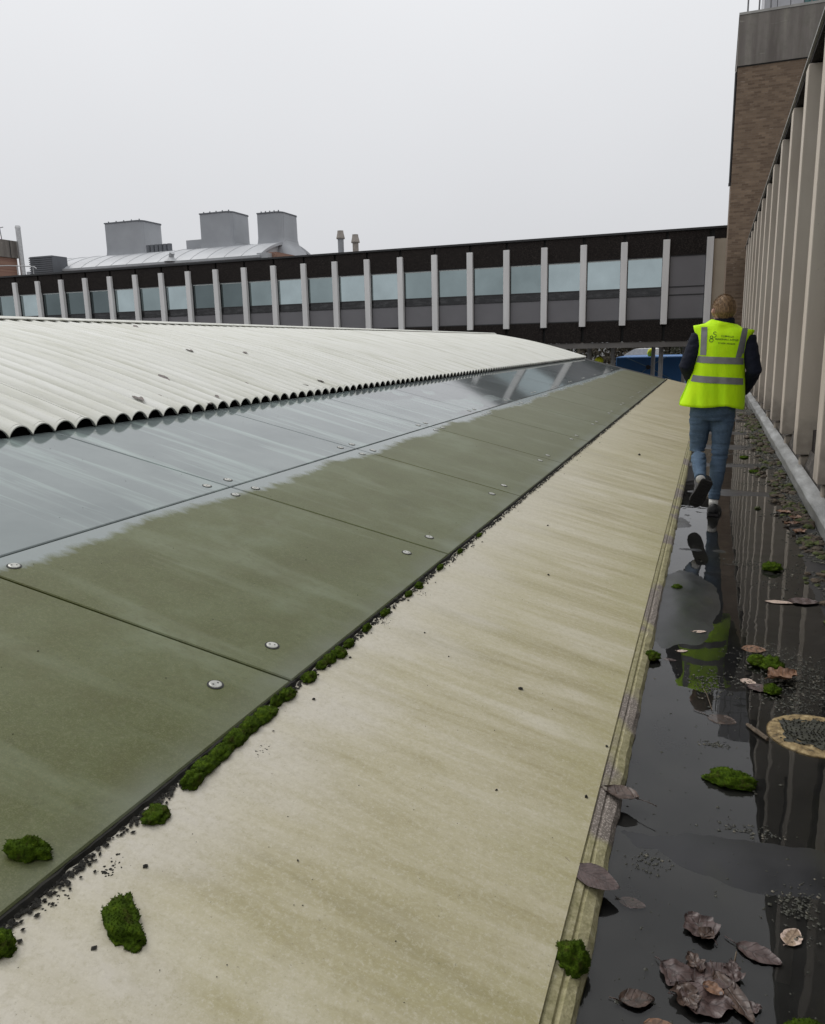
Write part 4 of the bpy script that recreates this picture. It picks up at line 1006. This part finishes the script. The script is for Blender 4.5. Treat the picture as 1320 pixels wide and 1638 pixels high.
# printed badge and three lines of lettering on the back
def onback(x, z): return (x, vest_y(x, z, -1, 0.0072), z)
def text_mesh(txt, x0, x1, z0, z1, h):
    cu = bpy.data.curves.new('t', 'FONT'); cu.body = txt; cu.size = 1.0; cu.resolution_u = 2; cu.offset = 0.012
    o = bpy.data.objects.new('t', cu); COL.objects.link(o); dg = bpy.context.evaluated_depsgraph_get()
    m_ = bpy.data.meshes.new_from_object(o.evaluated_get(dg)); bpy.data.objects.remove(o)
    xs_ = [v.co.x for v in m_.vertices]; wmax, wmin = max(xs_), min(xs_)
    for v in m_.vertices:
        t_ = (v.co.x-wmin)/(wmax-wmin); x = x0+(x1-x0)*t_; z = z0+(z1-z0)*t_+v.co.y*h/0.7
        v.co = Vector(onback(x, z))
    m_.materials.clear(); m_.materials.append(K['print']); wear('lettering', m_, vest)
text_mesh('CUMALLA', 0.050, 0.146, 1.478, 1.470, 0.0135)
text_mesh('MARSHALL JUDGE', 0.008, 0.180, 1.456, 1.442, 0.0135)
text_mesh('01604 302602', 0.030, 0.158, 1.424, 1.413, 0.0125)
def stroke(pts, w):
    g = MB(); L, Rr = [], []
    for i, p in enumerate(pts):
        q0, q1 = pts[max(0, i-1)], pts[min(len(pts)-1, i+1)]; d = Vector((q1[0]-q0[0], q1[1]-q0[1])).normalized(); n_ = Vector((-d.y, d.x))*w/2
        L.append(onback(p[0]+n_.x, p[1]+n_.y)); Rr.append(onback(p[0]-n_.x, p[1]-n_.y))
    for i in range(len(pts)-1): g.add([L[i], L[i+1], Rr[i+1], Rr[i]], [(0, 1, 2, 3)])
    m_ = g.mesh('emblem_stroke'); m_.materials.append(K['print']); wear('emblem', m_, vest)
def loop(cx_, cz_, rx, rz_, a0, a1, n_=18): return [(cx_+rx*math.cos(rad(a0+(a1-a0)*i/n_)), cz_+rz_*math.sin(rad(a0+(a1-a0)*i/n_))) for i in range(n_+1)]
stroke(loop(-0.022, 1.452, 0.014, 0.013, 0, 360), 0.005); stroke(loop(-0.022, 1.477, 0.010, 0.010, 0, 360), 0.005)
stroke(loop(0.002, 1.508, 0.010, 0.010, 20, 230)+loop(0.000, 1.488, 0.012, 0.012, 100, -120), 0.0045)

# ------------------------------------------------------------------ moss
def moss(c, r, seed, slope=0.0, bend=0.0, rotz=0.0, tuft=900, dark=True):
    """a cushion of moss: lumpy body with a pile of short upright tufts; returned as mesh in local coordinates"""
    rnd = random.Random(seed); g = MB(); bm = bmesh.new(); bmesh.ops.create_icosphere(bm, subdivisions=4, radius=1)
    for v in bm.verts:
        d = v.co.copy(); k = 1+0.34*noise.noise(d*1.9+Vector((seed, 0, 0)))+0.22*noise.noise(d*4.5+Vector((0, seed, 0)))+0.07*noise.noise(d*11)
        z = d.z*k*r[2]; z = z if z > 0 else z*0.35
        x = d.x*k*r[0]; y = d.y*k*r[1]+bend*(d.x*d.x-0.4)*r[0]
        v.co = Vector((x, y, z))
    bm.normal_update(); vs2 = [(v.co.copy(), v.normal.copy()) for v in bm.verts]; bm.verts.index_update()
    g.add([v.co.copy() for v in bm.verts], [[v.index for v in f.verts] for f in bm.faces]); bm.free()
    sz = 0.035*(r[0]+r[1])*0.5+0.0016
    for k in range(int(tuft*1.7)):
        p, nn = vs2[rnd.randrange(len(vs2))]
        if nn.z < 0.05: continue
        d = (nn+Vector((rnd.uniform(-.6, .6), rnd.uniform(-.6, .6), rnd.uniform(0, .7)))).normalized(); s_ = d.orthogonal().normalized()*sz*0.33; s2 = d.cross(s_)
        q = p+Vector((rnd.uniform(-1, 1), rnd.uniform(-1, 1), 0))*sz*0.5
        g.add([q-s_, q+s_*0.5+s2, q+s_*0.5-s2, q+d*sz*rnd.uniform(0.6, 1.3)], [(0, 1, 3), (1, 2, 3), (2, 0, 3)])
    co, sn = math.cos(rotz), math.sin(rotz); out_v = []
    for x, y, z in g.v:
        x, y = x*co-y*sn, x*sn+y*co; out_v.append((x, y, z - slope*x))
    g.v = out_v; return g
def put_moss(name, c, r, seed, label, group=None, slope=0.0, **kw):
    me = moss(c, r, seed, slope, **kw).mesh('moss', smooth=True); o = link(name, me, K['moss'], None, c); return tag(o, label, 'moss', group)
GZ = rz(XJ)
put_moss('moss_cushion', (-1.385, 1.150, rz(-1.385)+GT+0.006), (0.046, 0.026, 0.030), 1, 'moss cushion lying loose on the green glass at the left edge', slope=SL, rotz=0.55)
put_moss('moss_cushion', (-1.108, 1.130, cz_(-1.108)+0.004), (0.068, 0.034, 0.024), 2, 'bean-shaped moss clump lying on the cream sheet at lower left', slope=SL, rotz=-0.62, bend=0.28, tuft=1500)
put_moss('moss_cushion', (-1.262, 0.955, cz_(-1.262)+0.006), (0.030, 0.026, 0.026), 3, 'moss clump cut by the left edge at the foot of the glass', slope=SL)
joint = [(-1.258, 1.425, .026, .030), (-1.268, 1.590, .022, .034), (-1.274, 1.655, .022, .040), (-1.278, 1.735, .023, .045), (-1.280, 1.815, .022, .042), (-1.283, 1.905, .022, .045), (-1.282, 1.985, .026, .045), (-1.288, 2.075, .015, .025), (-1.284, 2.135, .020, .028), (-1.280, 2.285, .020, .026), (-1.288, 2.395, .015, .024), (-1.282, 2.455, .017, .026), (-1.278, 2.525, .024, .026), (-1.282, 2.620, .014, .030), (-1.286, 2.80, .011, .030), (-1.286, 3.0, .012, .032), (-1.284, 3.28, .012, .026), (-1.282, 3.42, .016, .024), (-1.286, 3.75, .010, .035), (-1.286, 4.1, .010, .03), (-1.286, 4.5, .010, .03)]
for i_, (x, y, a, b) in enumerate(joint):
    nth = ('lowest', 'second', 'third', 'fourth', 'fifth', 'sixth', 'seventh', 'eighth', 'ninth', 'tenth', 'eleventh', 'twelfth', 'thirteenth', 'fourteenth', 'fifteenth', 'sixteenth', 'seventeenth', 'eighteenth', 'nineteenth', 'twentieth', 'farthest')[i_]
    lbj = 'moss cushion in the joint under the green glass, ' + ('nearest the camera' if i_ == 0 else 'farthest from the camera' if i_ == 20 else nth + ' from the near end')
    put_moss('moss_cushion', (x, y, cz_(x)+0.006), (a*1.1, b*1.3, (0.019 if i_ < 14 else 0.014)*(0.75+0.5*((i_*37) % 10)/10)), 20+i_, lbj, 'moss cushions in the joint', slope=SL, tuft=600)
gm_ = [(-0.236, 1.600, 0.030, (0.042, 0.046, 0.042), 'round moss ball on the kerb at the bottom edge', 0.0),
       (0.127, 2.590, 0.006, (0.075, 0.044, 0.034), 'large moss island standing in the nearest water', -0.2),
       (-0.199, 3.590, 0.012, (0.044, 0.036, 0.026), 'small moss tuft against the kerb beside pale leaves', 0.0),
       (-0.130, 4.730, 0.006, (0.030, 0.032, 0.022), 'small bright moss tuft alone in the gutter near the kerb', 0.0),
       (0.424, 5.330, 0.012, (0.055, 0.060, 0.034), 'bright double moss tuft in the water behind the pale leaf', 0.0),
       (0.262, 3.680, 0.010, (0.040, 0.045, 0.028), 'dark green moss tuft left of the orange leaf', 0.0),
       (0.318, 3.650, 0.012, (0.048, 0.060, 0.032), 'bright lobed moss tuft touching the orange leaf', 0.0),
       (0.305, 3.380, 0.008, (0.034, 0.036, 0.022), 'small moss tuft in front of the orange leaf', 0.0),
       (0.270, 1.585, 0.002, (0.050, 0.045, 0.016), 'sunken moss patch at the lower right corner', 0.0),
       (0.50, 9.45, 0.004, (0.055, 0.075, 0.016), 'flat moss raft in the water past the walking person', 0.0),
       (0.43, 10.6, 0.004, (0.05, 0.10, 0.016), 'flat moss raft farther along the gutter, smaller in view', 0.0)]
for i_, (x, y, z, r, lb_, rt) in enumerate(gm_): put_moss('moss_tuft', (x, y, z), r, 60+i_, lb_, rotz=rt, tuft=1300)
# ragged rosette around the sunken green patch
# ------------------------------------------------------------------ leaves
def leaf_mesh(L, Wd, seed, crumple=0.15, curl=0.2, stem=0.04, lobes=0.0):
    rnd = random.Random(seed); g = MB(); nu, nv = 22, 12
    def fn(u, v):
        t_ = u; w = Wd*0.5*(math.sin(math.pi*min(1, t_**0.85))**0.75+0.02)*(1+lobes*math.sin(t_*17+seed))+0.0006
        y = (v*2-1)*w*(1+0.10*noise.noise((t_*7, v*2, seed)))
        x = (t_-0.5)*L+0.08*L*noise.noise((t_*2, seed, v*3))*abs(v*2-1)
        z = crumple*L*(0.45*noise.noise((x/L*4.5, y/Wd*3.5, seed))+0.25*noise.noise((x/L*10, y/Wd*8, seed+3))) + curl*Wd*(v*2-1)**2*0.5+0.0018*math.cos((v*2-1)*8)*0
        return (x, y, z)
    g.grid(fn, nu, nv)
    off_ = len(g.v)
    n0 = len(g.v); bot = [(x, y, z-0.0011) for x, y, z in g.v]; g.add(bot, [tuple(reversed(f)) for f in g.f])
    zmin = min(v[2] for v in g.v); g.v = [(x, y, (z-zmin)*0.55-0.0035) for x, y, z in g.v]
    if stem: z0 = g.v[(nu+1)*(nv//2)][2]; g.tube([(-0.45*L, 0, z0), (-0.5*L-stem*0.5, 0.15*stem, z0+0.004), (-0.5*L-stem, 0.3*stem, 0.003)], [0.0014, 0.0012, 0.0014], 6)
    return g
def put_leaf(x, y, z, L, Wd, rotz, seed, mat, label, cr=0.15, cu=0.2, stem=0.04, group=None, lobes=0.0, tilt_=(0, 0)):
    me = leaf_mesh(L, Wd, seed, cr, cu, stem, lobes).mesh('leaf', smooth=True); o = link('fallen_leaf', me, K[mat], None, (x, y, z)); o.rotation_euler = (tilt_[0], tilt_[1], rotz); return tag(o, label, 'leaf', group)
put_leaf(-0.205, 2.335, 0.040, 0.120, 0.075, 2.95, 1, 'leaf_dark', 'curled dark brown leaf lying across the kerb edge, stalk to the right', 0.18, 0.45, 0.06)
put_leaf(-0.222, 1.900, 0.046, 0.130, 0.090, -0.25, 2, 'leaf_mauve', 'flat rounded mauve leaf half on the kerb, stalk to the left', 0.05, 0.05, 0.03, tilt_=(0, 0.12))
put_leaf(-0.125, 1.885, 0.002, 0.070, 0.040, -0.1, 3, 'leaf_mauve', 'small translucent leaf in the water right of the kerb leaf', 0.05, 0.05, 0.01)
put_leaf(0.044, 1.850, 0.001, 0.095, 0.085, 2.3, 4, 'leaf_mauve', 'crumpled mauve leaf with a dark curled underside, foreground water', 0.30, 0.4, 0.02, lobes=0.12)
put_leaf(0.060, 1.818, 0.010, 0.045, 0.040, 1.0, 41, 'leaf_dark', 'dark leaf scrap folded on the crumpled mauve leaf', 0.35, 0.6, 0.0)
put_leaf(0.178, 1.800, 0.001, 0.105, 0.058, -0.30, 5, 'leaf_mauve', 'ribbed mauve leaf lying at the edge of the dark reflection', 0.14, 0.25, 0.03)
put_leaf(0.258, 1.890, 0.001, 0.072, 0.046, 1.15, 6, 'leaf_pink', 'pale pink leaf floating on the dark reflection at right', 0.07, 0.15, 0.012)
put_leaf(0.010, 1.665, 0.001, 0.115, 0.085, -0.5, 7, 'leaf_mauve', 'left leaf of the matted heap at the bottom', 0.28, 0.2, 0.02, lobes=0.1)
put_leaf(0.078, 1.690, 0.004, 0.120, 0.080, 0.65, 8, 'leaf_mauve', 'upper leaf of the matted heap, with a raised rib', 0.24, 0.2, 0.05)
put_leaf(0.060, 1.605, 0.004, 0.120, 0.085, 0.1, 9, 'leaf_mauve', 'lowest leaf of the matted heap, cut by the bottom edge', 0.30, 0.25, 0.02, lobes=0.1)
put_leaf(0.118, 1.640, 0.006, 0.150, 0.050, -1.0, 10, 'leaf_dark', 'long dark leaf on the right side of the matted heap', 0.12, 0.35, 0.03)
put_leaf(0.075, 1.640, 0.014, 0.050, 0.034, -0.5, 11, 'leaf_orange', 'small ochre leaf scrap in the middle of the matted heap', 0.25, 0.4, 0.0)
put_leaf(0.035, 1.715, 0.008, 0.060, 0.038, 2.2, 51, 'leaf_dark', 'torn dark scrap on the upper left of the matted heap', 0.5, 0.5, 0.0, lobes=0.25)
put_leaf(0.118, 1.715, 0.004, 0.070, 0.040, 1.7, 52, 'leaf_mauve', 'narrow torn scrap above the long dark leaf of the heap', 0.5, 0.3, 0.02, lobes=0.25)
put_leaf(0.020, 1.600, 0.006, 0.080, 0.055, -1.1, 53, 'leaf_dark', 'ragged dark leaf at the lower left of the matted heap', 0.5, 0.4, 0.0, lobes=0.22)
put_leaf(0.155, 1.625, 0.003, 0.045, 0.030, 0.4, 54, 'leaf_mauve', 'small pinkish scrap at the right end of the matted heap', 0.4, 0.2, 0.0, lobes=0.2)
put_leaf(-0.086, 1.565, 0.001, 0.080, 0.052, 0.35, 12, 'leaf_dark', 'dark leaf with a rolled rim left of the matted heap', 0.15, 0.5, 0.02)
put_leaf(-0.030, 1.505, 0.001, 0.075, 0.050, 0.1, 13, 'leaf_orange', 'reddish leaf cut by the bottom edge left of the heap', 0.10, 0.1, 0.0)
put_leaf(0.352, 3.520, 0.016, 0.135, 0.110, 0.7, 14, 'leaf_orange', 'crumpled orange-brown leaf beside moss in the water', 0.38, 0.55, 0.02, lobes=0.15)
put_leaf(0.262, 3.400, 0.002, 0.110, 0.075, -0.25, 15, 'leaf_mauve', 'flat mauve leaf left of the small moss tuft', 0.12, 0.1, 0.0)
put_leaf(0.215, 3.460, 0.002, 0.070, 0.055, -0.5, 16, 'leaf_pink', 'pale torn leaf tip beside the flat mauve leaf', 0.15, 0.1, 0.0)
put_leaf(0.255, 3.860, 0.002, 0.110, 0.090, 0.1, 17, 'leaf_orange', 'thin tan leaf lying behind the moss tufts', 0.10, 0.1, 0.0)
put_leaf(0.007, 4.020, 0.006, 0.070, 0.034, 0.35, 18, 'leaf_pink', 'pale leaf on the damp floor, upper of two', 0.08, 0.2, 0.008)
put_leaf(-0.064, 3.735, 0.003, 0.055, 0.026, 0.45, 19, 'leaf_pink', 'pale leaf on the damp floor, lower of two', 0.08, 0.2, 0.008)
put_leaf(-0.115, 3.610, 0.002, 0.060, 0.030, -0.1, 20, 'leaf_mauve', 'greyish leaf touching the kerb moss tuft', 0.06, 0.1, 0.0)
put_leaf(0.420, 4.640, 0.004, 0.150, 0.055, 0.05, 21, 'leaf_pink', 'long pale leaf lying across the column reflections', 0.05, 0.15, 0.0)
put_leaf(0.545, 4.680, 0.004, 0.160, 0.110, 0.1, 22, 'leaf_mauve', 'dark leaf overlapping the long pale leaf', 0.15, 0.1, 0.0)
put_leaf(0.106, 3.055, 0.001, 0.110, 0.085, -0.3, 23, 'leaf_dark', 'skeletal leaf sunk in the water left of the drain ring', 0.05, 0.05, 0.06)
for i_, (x, y, rt) in enumerate(((0.655, 6.72, 0.4), (0.70, 6.95, 1.4), (0.62, 7.15, 2.5), (0.685, 6.45, 0.9))):
    put_leaf(x, y, 0.012, 0.13, 0.09, rt, 30+i_, 'leaf_orange', ('second nearest rusty leaf in the litter by the flashing', 'third nearest rusty leaf in the litter by the flashing', 'farthest rusty leaf in the litter by the flashing', 'nearest rusty leaf in the litter by the flashing')[i_], 0.3, 0.4, 0.0, 'rusty leaves by the flashing', lobes=0.12)
# dark scraps on the white roof
for i_, (x, y, L, Wd, lb_) in enumerate([(-4.37, 5.57, 0.22, 0.055, 'largest dark leaf lying across the white corrugations'), (-4.01, 4.79, 0.18, 0.06, 'dark leaf nearest the eave on the white roof, left side'),
        (-4.00, 5.02, 0.09, 0.04, 'small dark leaf just right of the eave leaf'), (-5.16, 7.03, 0.13, 0.05, 'dark leaf high on the white roof'), (-6.5, 7.84, 0.16, 0.05, 'dark leaf close under the white ridge'),
        (-3.78, 5.33, 0.10, 0.03, 'dark scrap at the very edge of the white eave'), (-3.88, 5.61, 0.08, 0.03, 'dark scrap just above the white eave'), (-3.93, 7.23, 0.12, 0.04, 'dark leaf above the eave near the middle'),
        (-5.01, 7.85, 0.08, 0.05, 'tiny dark scrap high on the white roof'), (-3.98, 7.7, 0.1, 0.035, 'dark leaf above the eave, right of the middle'), (-4.08, 6.39, 0.09, 0.03, 'thin dark scrap low on the white roof')]):
    s_ = (x-XE)/(XR-XE); zt = rz(XE)+(1.765-rz(XE))*s_+GT*(1-s_)+0.075*math.sin(math.pi*s_)
    put_leaf(x, y, zt+HC+0.006, L, Wd, -0.5+0.3*math.sin(i_*3), 70+i_, 'leaf_dark', lb_, 0.06, 0.1, 0.0, tilt_=(0, 0.24))

# ------------------------------------------------------------------ drain outlet ring
dr = thing('roof_outlet', 'round corroded outlet ring choked with moss in the gutter water', 'drain', (0.435, 3.03, 0))
g = MB(); pr = [(0.175, -0.016), (0.172, -0.001), (0.160, 0.003), (0.125, 0.004), (0.108, 0.001), (0.100, 0.005), (0.092, 0.003), (0.088, -0.016)]
n = 48; rings = []
for k in range(n):
    a = 2*math.pi*k/n; rings.append([(0.435+(r+0.004*noise.noise((math.cos(a)*3, math.sin(a)*3, r*20)))*math.cos(a), 3.03+r*math.sin(a), z+0.002*noise.noise((math.cos(a)*9, math.sin(a)*9, r*60))) for r, z in pr])
vs = [v for r in rings for v in r]; m8 = len(pr)
g.add(vs, [(k*m8+i, k*m8+(i+1) % m8, ((k+1) % n)*m8+(i+1) % m8, ((k+1) % n)*m8+i) for k in range(n) for i in range(m8)]); part('ring', g, K['outlet'], dr)
g = moss((0, 0, 0), (0.118, 0.108, 0.010), 91, tuft=2200); g.v = [(x+0.435, y+3.03, z+0.002) for x, y, z in g.v]; part('choking_moss', g, K['silt'], dr)

def twig(pts, r, label):
    g = MB(); o_ = Vector(pts[0]); g.tube([Vector(p)-o_ for p in pts], r, 6); o = link('twig', g.mesh('twig'), K['twig'], None, o_); tag(o, label, 'twig')
twig([(0.195, 3.03, 0.006), (0.225, 2.98, 0.008), (0.262, 2.93, 0.006)], [0.006, 0.009, 0.008], 'short thick twig between the water and the drain ring')
twig([(0.035, 3.32, 0.003), (0.05, 3.26, 0.004), (0.07, 3.12, 0.003)], 0.0016, 'thin leaf stalk beside the skeletal leaf')
twig([(0.128, 1.79, 0.003), (0.122, 1.75, 0.004), (0.126, 1.72, 0.003)], 0.0016, 'bent stalk left of the ribbed mauve leaf')

# ------------------------------------------------------------------ litter too small to count
OCT = [(0, 2, 4), (2, 1, 4), (1, 3, 4), (3, 0, 4), (2, 0, 5), (1, 2, 5), (3, 1, 5), (0, 3, 5)]
def crumb(g, c, s_, rnd, flat=0.6):
    a, b, h = s_*rnd.uniform(.6, 1.4), s_*rnd.uniform(.6, 1.4), s_*flat*rnd.uniform(.6, 1.3); an = rnd.uniform(0, 6.28); u = Vector((math.cos(an), math.sin(an), 0)); v = Vector((-u.y, u.x, 0)); c = Vector(c); z = Vector((0, 0, h))
    g.add([c+u*a, c-u*a, c+v*b, c-v*b, c+z, c-z], OCT)
rnd = random.Random(12)
g = MB()                                      # soil crumbs in the joint below the glass, plus a shadow-gap strip
for k in range(5200):
    t_ = rnd.random()**1.8; y = 0.6+25*t_; s_ = rnd.uniform(0.003, 0.007)
    x = -1.296+abs(rnd.gauss(0, 0.011))
    if rnd.random() < 0.03: x += abs(rnd.gauss(0, 0.03))
    clump = noise.noise((0, y*5, 0))
    if clump < -0.25 and rnd.random() < 0.6: continue
    crumb(g, (x, y, cz_(x)+0.004), s_, rnd)
for k in range(160):
    cx_, cy_ = ((-1.235, 1.23), (-1.27, 1.11), (-1.20, 1.83), (-1.24, 3.36), (-1.255, 2.92))[rnd.randrange(5)]; x, y = cx_+rnd.gauss(0, .012), cy_+rnd.gauss(0, .02); crumb(g, (x, y, cz_(x)+0.001), rnd.uniform(.0015, .004), rnd)
ny = 1500; vs, fs = [], []  # ragged black strip modelled as the shadow gap against the glass edge
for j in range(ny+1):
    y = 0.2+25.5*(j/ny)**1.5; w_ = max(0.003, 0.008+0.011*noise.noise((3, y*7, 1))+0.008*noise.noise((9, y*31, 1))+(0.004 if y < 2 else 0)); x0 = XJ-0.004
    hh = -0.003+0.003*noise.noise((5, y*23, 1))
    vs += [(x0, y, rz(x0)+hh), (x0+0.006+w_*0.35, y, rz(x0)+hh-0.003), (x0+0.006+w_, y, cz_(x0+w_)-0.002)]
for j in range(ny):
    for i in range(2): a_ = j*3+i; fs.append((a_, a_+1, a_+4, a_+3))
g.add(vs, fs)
tag(link('joint_soil_and_shadow', g.mesh('joint_soil_and_shadow'), K['crumb']), 'dark soil crumbs and a black shadow-gap strip along the foot of the glass', 'soil', kind='stuff')
g = MB()
for (x, y, s_) in ((-0.633, 2.785, .009), (-0.742, 9.336, .02), (-1.177, 1.28, .009), (-1.09, 2.96, .006), (-0.94, 2.83, .005), (-1.12, 1.05, .006), (-0.9, 1.5, .004), (-0.55, 2.1, .005), (-0.3, 2.25, .008), (-0.28, 2.6, .007), (-0.8, 4.2, .008), (-1.0, 5.2, .01)):
    crumb(g, (x, y, cz_(x)+s_*0.3), s_, rnd, 0.8)
for k in range(200):
    x = rnd.uniform(-1.27, -0.3); y = 0.8+9*rnd.random()**1.5; crumb(g, (x, y, cz_(x)+0.0008), rnd.uniform(.0010, .0022), rnd)
for k in range(120):
    x = rnd.uniform(-3.6, -1.4); y = 1+9*rnd.random()**1.5; crumb(g, (x, y, rz(x)+GT+0.0008), rnd.uniform(.0012, .003), rnd)
tag(link('roof_specks', g.mesh('roof_specks'), K['crumb']), 'scattered dark specks on the cream sheet and glass', 'specks', kind='stuff')
g = MB(); gp = MB()                           # silt and leaf crumbs in the gutter, thick along the wall
for k in range(9000):
    y = 1.4+17*rnd.random()**1.35; w_ = 0.10+0.10*noise.noise((0, y*1.3, 8))+0.06*min(1, max(0, (y-6)/4))
    x = 0.815-abs(rnd.gauss(0, w_)); 
    if noise.noise((x*6, y*3.2, 2)) < -0.05: continue
    crumb(g if rnd.random() < 0.86 else gp, (x, y, max(0.0, floor_z(x, y))+0.002), rnd.uniform(.002, .008)*(1+0.08*y), rnd, 0.45)
for cx_, cy_, sx_, sy_, n_ in ((0.33, 3.75, .10, .10, 420), (0.42, 3.42, .11, .10, 520), (0.45, 3.60, .10, .10, 420), (0.36, 3.25, .06, .06, 150), (0.30, 5.42, .12, .06, 170), (0.48, 5.25, .09, .09, 160), (0.38, 4.98, .05, .05, 60), (0.06, 3.35, .035, .05, 150), (0.08, 2.84, .025, .012, 70), (-0.1, 2.06, .03, .03, 60),
                            (0.10, 3.46, .09, .05, 120), (0.28, 2.02, .03, .04, 120), (0.36, 2.0, .06, .08, 130), (0.2, 2.32, .05, .02, 90), (0.32, 10.9, .25, .08, 240), (0.45, 10.0, .2, .07, 240), (0.3, 12.4, .25, .1, 220), (0.3, 14.0, .25, .12, 220), (0.5, 8.6, .1, .1, 100)):
    for k in range(n_): x, y = rnd.gauss(cx_, sx_), rnd.gauss(cy_, sy_); crumb(g if rnd.random() < .9 else gp, (min(.8, max(-.18, x)), y, max(0, floor_z(x, y))+0.001), rnd.uniform(.0015, .0048)*(1+.09*y), rnd, 0.4)
for k in range(700):
    x, y = rnd.uniform(-0.19, 0.75), 1.45+4.5*rnd.random()**1.6; crumb(g, (x, y, max(0, floor_z(x, y))+0.0005), rnd.uniform(.0008, .0032), rnd, 0.4)
for k in range(60):
    x, y = rnd.uniform(-0.19, 0.3), 1.5+2.0*rnd.random(); crumb(g, (x, y, max(0, floor_z(x, y))+0.0005), rnd.uniform(.003, .006), rnd, 0.4)
def lumps(col_, n_, seed):
    r_ = random.Random(seed); m_ = MB()
    for k in range(n_):
        y = 3.0+14*r_.random()**1.25; x = 0.80-abs(r_.gauss(0, 0.075))*(1 if y < 7 else 1.6)
        if noise.noise((x*5, y*2.1, 6)) < -0.08 or x < 0.3: continue
        sx_ = r_.uniform(0.008, 0.030)*(1+0.04*y); q = lump((x, y, max(0, floor_z(x, y))+sx_*0.15), (sx_, sx_*r_.uniform(.8, 1.6), sx_*r_.uniform(.35, .7)), k*1.3+seed, 2, 0.45, 2.2)
        m_.add(q.v, q.f)
    return m_
mo = lumps('moss', 420, 3); tag(link('wall_foot_moss', mo.mesh('wall_foot_moss'), K['moss_litter']), 'mossy litter heaped along the foot of the flashing', 'moss', kind='stuff')
li = lumps('silt', 650, 8); tag(link('wall_foot_litter', li.mesh('wall_foot_litter'), K['litter']), 'brown leaf litter heaped along the foot of the flashing', 'litter', kind='stuff')
tag(link('gutter_silt', g.mesh('gutter_silt'), K['silt']), 'dark silt and leaf crumbs along the gutter', 'silt', kind='stuff')
tag(link('gutter_grit', gp.mesh('gutter_grit'), K['silt_pale']), 'pale grit among the gutter silt', 'grit', kind='stuff')
